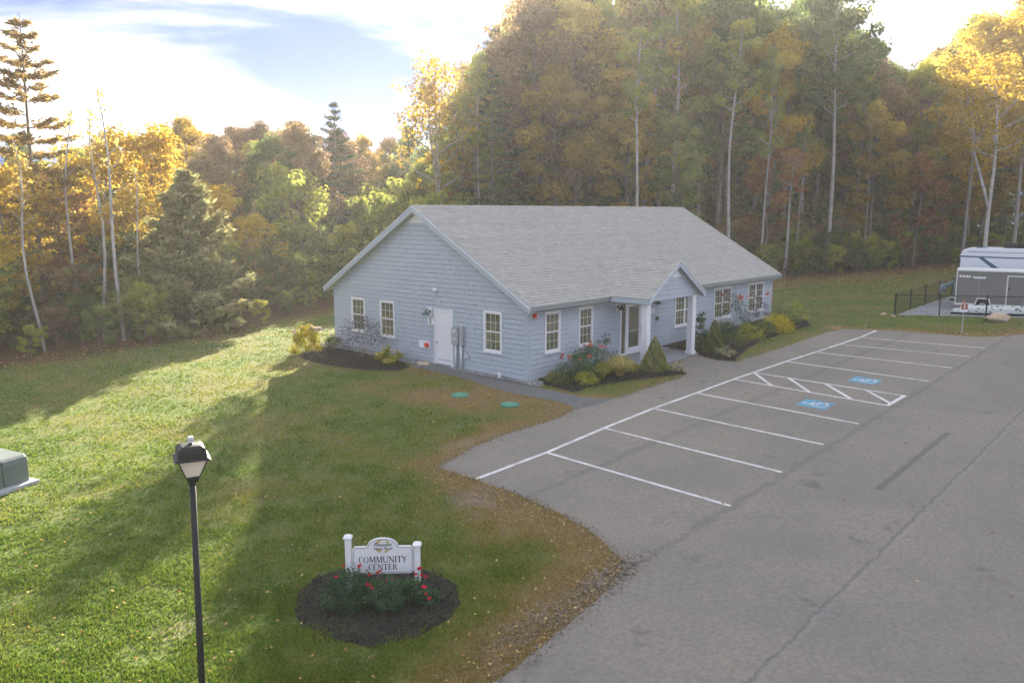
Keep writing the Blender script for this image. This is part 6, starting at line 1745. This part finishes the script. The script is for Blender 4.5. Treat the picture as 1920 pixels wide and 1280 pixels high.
# slim pale birches standing in the wood's front rows
for i in range(22):
    az = rt.uniform(9, 36) if i < 17 else rt.uniform(44, 62); dep_ = rt.uniform(1.0, 5.0); d_ = 40.0
    while d_ < 110:
        xx, yy = pol(az, d_)
        if float(edge_depth(np.array([xx]), np.array([yy]))[0]) > dep_: break
        d_ += 0.7
    lat = -math.sin(SA) * xx + math.cos(SA) * yy
    hb = min(rt.uniform(11, 17), height_cap(xx, yy) * 0.95)
    if hb < 6 or any((xx - hx) ** 2 + (yy - hy) ** 2 < 4 for hx, hy, hr in hero): continue
    wz = 'right of the house' if i < 17 else 'left of the house roof'
    plant_tree('slim_birch', rt.choice(['birch0', 'birch1', 'barebirch0', 'barebirch1']), xx, yy, hb / 20 * rt.uniform(0.6, 0.8), rt.uniform(0, 6.28), f'slim pale birch at the front of the wood {wz}', f'slim pale birches at the front of the wood {wz}', 'birch', hb / 20 if False else hb / 17)
# saplings and brush along the wood's edge
nb = 0
for i in range(len(EDGE) - 1):
    (x0, y0), (x1, y1) = EDGE[i], EDGE[i + 1]; L = math.hypot(x1 - x0, y1 - y0); t = 0.0
    nrm = (-(y1 - y0) / L, (x1 - x0) / L)
    while t < L:
        for row in range(3):
            off = 0.7 + row * 2.0 + rt.uniform(-.5, .9); tt = t + rt.uniform(-.8, .8)
            x, y = x0 + (x1 - x0) * tt / L + nrm[0] * off, y0 + (y1 - y0) * tt / L + nrm[1] * off; az = math.degrees(math.atan2(y, x))
            if az < 6 or az > 79 or math.hypot(x, y) > 110: continue
            lat = -math.sin(SA) * x + math.cos(SA) * y
            zone = next(z for z in ZONES if z[0] <= az < z[1])
            key = rt.choice(['brush0', 'brush0', 'brush1', 'brush2', 'brush3', 'brush1'] if az > 40 else ['brush1', 'brush1', 'brush2', 'brush0', 'brush3']); s = rt.uniform(0.35, 0.75) * (1 + 0.38 * row)
            if LIT0 - 1 < lat < LIT1 + 1 and 15 < x < 45: s = min(s, 0.34)
            w = {'brush0': 'dark green', 'brush1': 'olive', 'brush2': 'russet', 'brush3': 'green'}[key]
            plant_tree('brush', key, x, y, s, rt.uniform(0, 6.28), f'{w} brush at the wood edge {zone[3]}', f'{w} brush at the wood edge {zone[3]}', 'bush'); nb += 1
        t += 2.3
print('trees', count, 'brush', nb)

# deeper thicket: one mass of undergrowth and far crowns
g = np.random.default_rng(900)
N_ = 7000
x = g.uniform(-15, 120, N_ * 6); y = g.uniform(18, 112, N_ * 6); d = edge_depth(x, y); az = np.degrees(np.arctan2(y, x))
ok = (d > 4) & (d < 40) & (az > 5) & (az < 80); x, y, d = x[ok][:N_], y[ok][:N_], d[ok][:N_]
cap = np.array([height_cap(a, c) for a, c in zip(x, y)])
lat = -math.sin(SA) * x + math.cos(SA) * y
zt_ = np.where(d > 24, np.minimum(cap * 0.62, 15), np.minimum(cap * 0.42, np.where(d > 10, 9.0, 5.0)))
z = gz(x, y) + g.random(N_) * zt_
V, T = clump_leaves(np.stack([x, y, z], 1), 1.6, 26, 0.42, 0.6, 0.3, g, 0.7, 0.12)
x2 = g.uniform(-15, 125, 30000); y2 = g.uniform(18, 118, 30000); d2 = edge_depth(x2, y2); az2 = np.degrees(np.arctan2(y2, x2))
ok = (d2 > 22) & (d2 < 44) & (az2 > 5) & (az2 < 80); x2, y2 = x2[ok][:3600], y2[ok][:3600]
cap2 = np.array([height_cap(a, c) for a, c in zip(x2, y2)]); z2 = gz(x2, y2) + g.random(len(x2)) * np.minimum(cap2 * 0.55, 11)
V2, T2 = clump_leaves(np.stack([x2, y2, z2], 1), 1.9, 24, 0.72, 0.7, 0.2, g, 0.8, 0.12)
V = np.concatenate([V, V2]); T = np.concatenate([T, T2])
und = link('undergrowth', np_mesh('undergrowth', V, 4, T, LEAF['shrub'])); tag(und, 'dense mixed undergrowth filling the wood between the trunks', 'undergrowth', kind='stuff')

# ------------------------------------------------------------------ grass blades, fallen leaves
def lawn_mask(x, y):
    ok = edge_depth(x, y) < 0.8
    for p in PAVED + BEDS + [HOUSE]:
        if p is BED_SIGN: ok &= ~in_poly(x, y, p) | (np.random.default_rng(5).random(len(x)) < 0.14 + 0.5 * (dist_poly(x, y, p) < 0.12))
        else: ok &= ~in_poly(x, y, p)
    return ok
g = np.random.default_rng(321)
N_ = 760000
a = np.radians(g.uniform(5, 80, N_)); u = g.random(N_); r0_, r1_ = 7.0, 68.0
r = 1 / (1 / r0_ - u * (1 / r0_ - 1 / r1_))
x, y = r * np.cos(a), r * np.sin(a)
tuft = wob(x, y, 7.0, 31) * 0.5 + wob(x, y, 2.4, 32) * 0.5
ok = lawn_mask(x, y) & (g.random(N_) < 0.62 + 0.5 * tuft) & (g.random(N_) > 0.85 * bareness(x, y))
x, y, r, tuft = x[ok], y[ok], r[ok], tuft[ok]; N_ = len(x)
dr_ = dryness(x, y)
hgt = (0.035 + 0.030 * g.random(N_) + 0.028 * np.clip(tuft, -0.6, 1)) * (1 - 0.25 * dr_)
wid = 0.0055 + 0.00085 * r
th = g.uniform(0, 2 * PI, N_); lean = g.uniform(0.1, 0.9, N_) * hgt; lt = g.uniform(0, 2 * PI, N_)
z = gz(x, y)
bx, by = np.cos(th) * wid, np.sin(th) * wid
V = np.empty((N_, 3, 3))
V[:, 0] = np.stack([x - bx, y - by, z - 0.003], 1); V[:, 1] = np.stack([x + bx, y + by, z - 0.003], 1)
V[:, 2] = np.stack([x + np.cos(lt) * lean, y + np.sin(lt) * lean, z + hgt], 1)
T = np.clip(dr_ * 0.75 + g.normal(size=N_) * 0.13 + 0.08, 0, 1)
LEAF['grass'] = leaf_mat('lawn_grass', [(0, (0.085, 0.145, 0.02)), (0.25, (0.17, 0.23, 0.034)), (0.5, (0.26, 0.265, 0.055)), (0.72, (0.34, 0.26, 0.09)), (1, (0.45, 0.34, 0.16))], 0.35, 0.0)
gr = link('grass', np_mesh('grass', V.reshape(-1, 3), 3, T, LEAF['grass'])); tag(gr, 'short patchy lawn grass, green on the left and browner by the asphalt', 'grass', kind='stuff')

g = np.random.default_rng(55)
def scatter(n_, fn):
    x, y = fn(n_); return x, y
xs, ys = [], []
a = np.radians(g.uniform(8, 78, 1500)); r = 1 / (1 / 7.5 - g.random(1500) * (1 / 7.5 - 1 / 60)); xs.append(r * np.cos(a)); ys.append(r * np.sin(a))
x = g.uniform(20, 90, 26000); y = g.uniform(14, 42, 26000); d = edge_depth(x, y); ok = (d > -11 * g.random(26000) ** 1.6) & (d < 1.5) & (x > 30); xs.append(x[ok][:5200]); ys.append(y[ok][:5200])
x = g.uniform(7.0, 13.4, 2600); y = g.uniform(7.0, 14.5, 2600); d = dist_poly(x, y, LOT); ok = (d < 1.4 * g.random(2600) ** 1.2) & ~in_poly(x, y, LOT); xs.append(x[ok][:420]); ys.append(y[ok][:420])
x = g.uniform(40, 52, 3000); y = g.uniform(5, 15, 3000); d = dist_poly(x, y, LOT); ok = (d < 2.0 * g.random(3000)) & ~in_poly(x, y, LOT); xs.append(x[ok]); ys.append(y[ok])
x = g.uniform(-5, 30, 9000); y = g.uniform(32, 39, 9000); d = edge_depth(x, y); ok = (d > -2.0 * g.random(9000)); xs.append(x[ok][:1500]); ys.append(y[ok][:1500])
x = np.concatenate(xs); y = np.concatenate(ys); ok = ~in_poly(x, y, HOUSE) & ~in_poly(x, y, BED_SIGN) & ~in_poly(x, y, LOT) & ~in_poly(x, y, GRAVEL_YARD); x, y = x[ok], y[ok]
lx_ = g.uniform(12, 42, 60); ly_ = g.uniform(1.5, 13, 60); x = np.concatenate([x, lx_]); y = np.concatenate([y, ly_])
rr = np.hypot(x, y); V = leaf_quads(np.stack([x, y, gz(x, y) + 0.045], 1), 0.045 + 0.0015 * rr, 0.7, 1.5, g)
lv = link('fallen_leaves', np_mesh('fallen_leaves', V, 4, g.uniform(0, 1, len(x)), LEAF['litter'])); tag(lv, 'dry fallen leaves scattered over the grass and the wood edge', 'leaves', kind='stuff')

# ------------------------------------------------------------------ haze volume added to lift the shade and imitate lens veil
k = MB(); HZ = 230.0
k.box(-HZ, HZ, -HZ, HZ, -3.2, 34.0)
hm = bpy.data.materials.new('haze_air'); hm.use_nodes = True
n, l = hm.node_tree.nodes, hm.node_tree.links
n.remove(n['Principled BSDF'])
vol = n.new('ShaderNodeVolumePrincipled')
vol.inputs['Color'].default_value = (0.96, 0.96, 0.97, 1)
vol.inputs['Density'].default_value = HAZE_DENSITY
vol.inputs['Anisotropy'].default_value = 0.45
l.new(vol.outputs[0], n['Material Output'].inputs['Volume'])
me = k.mesh('haze'); me.materials.append(hm)
hz = link('haze', me); hz['kind'] = 'stuff'
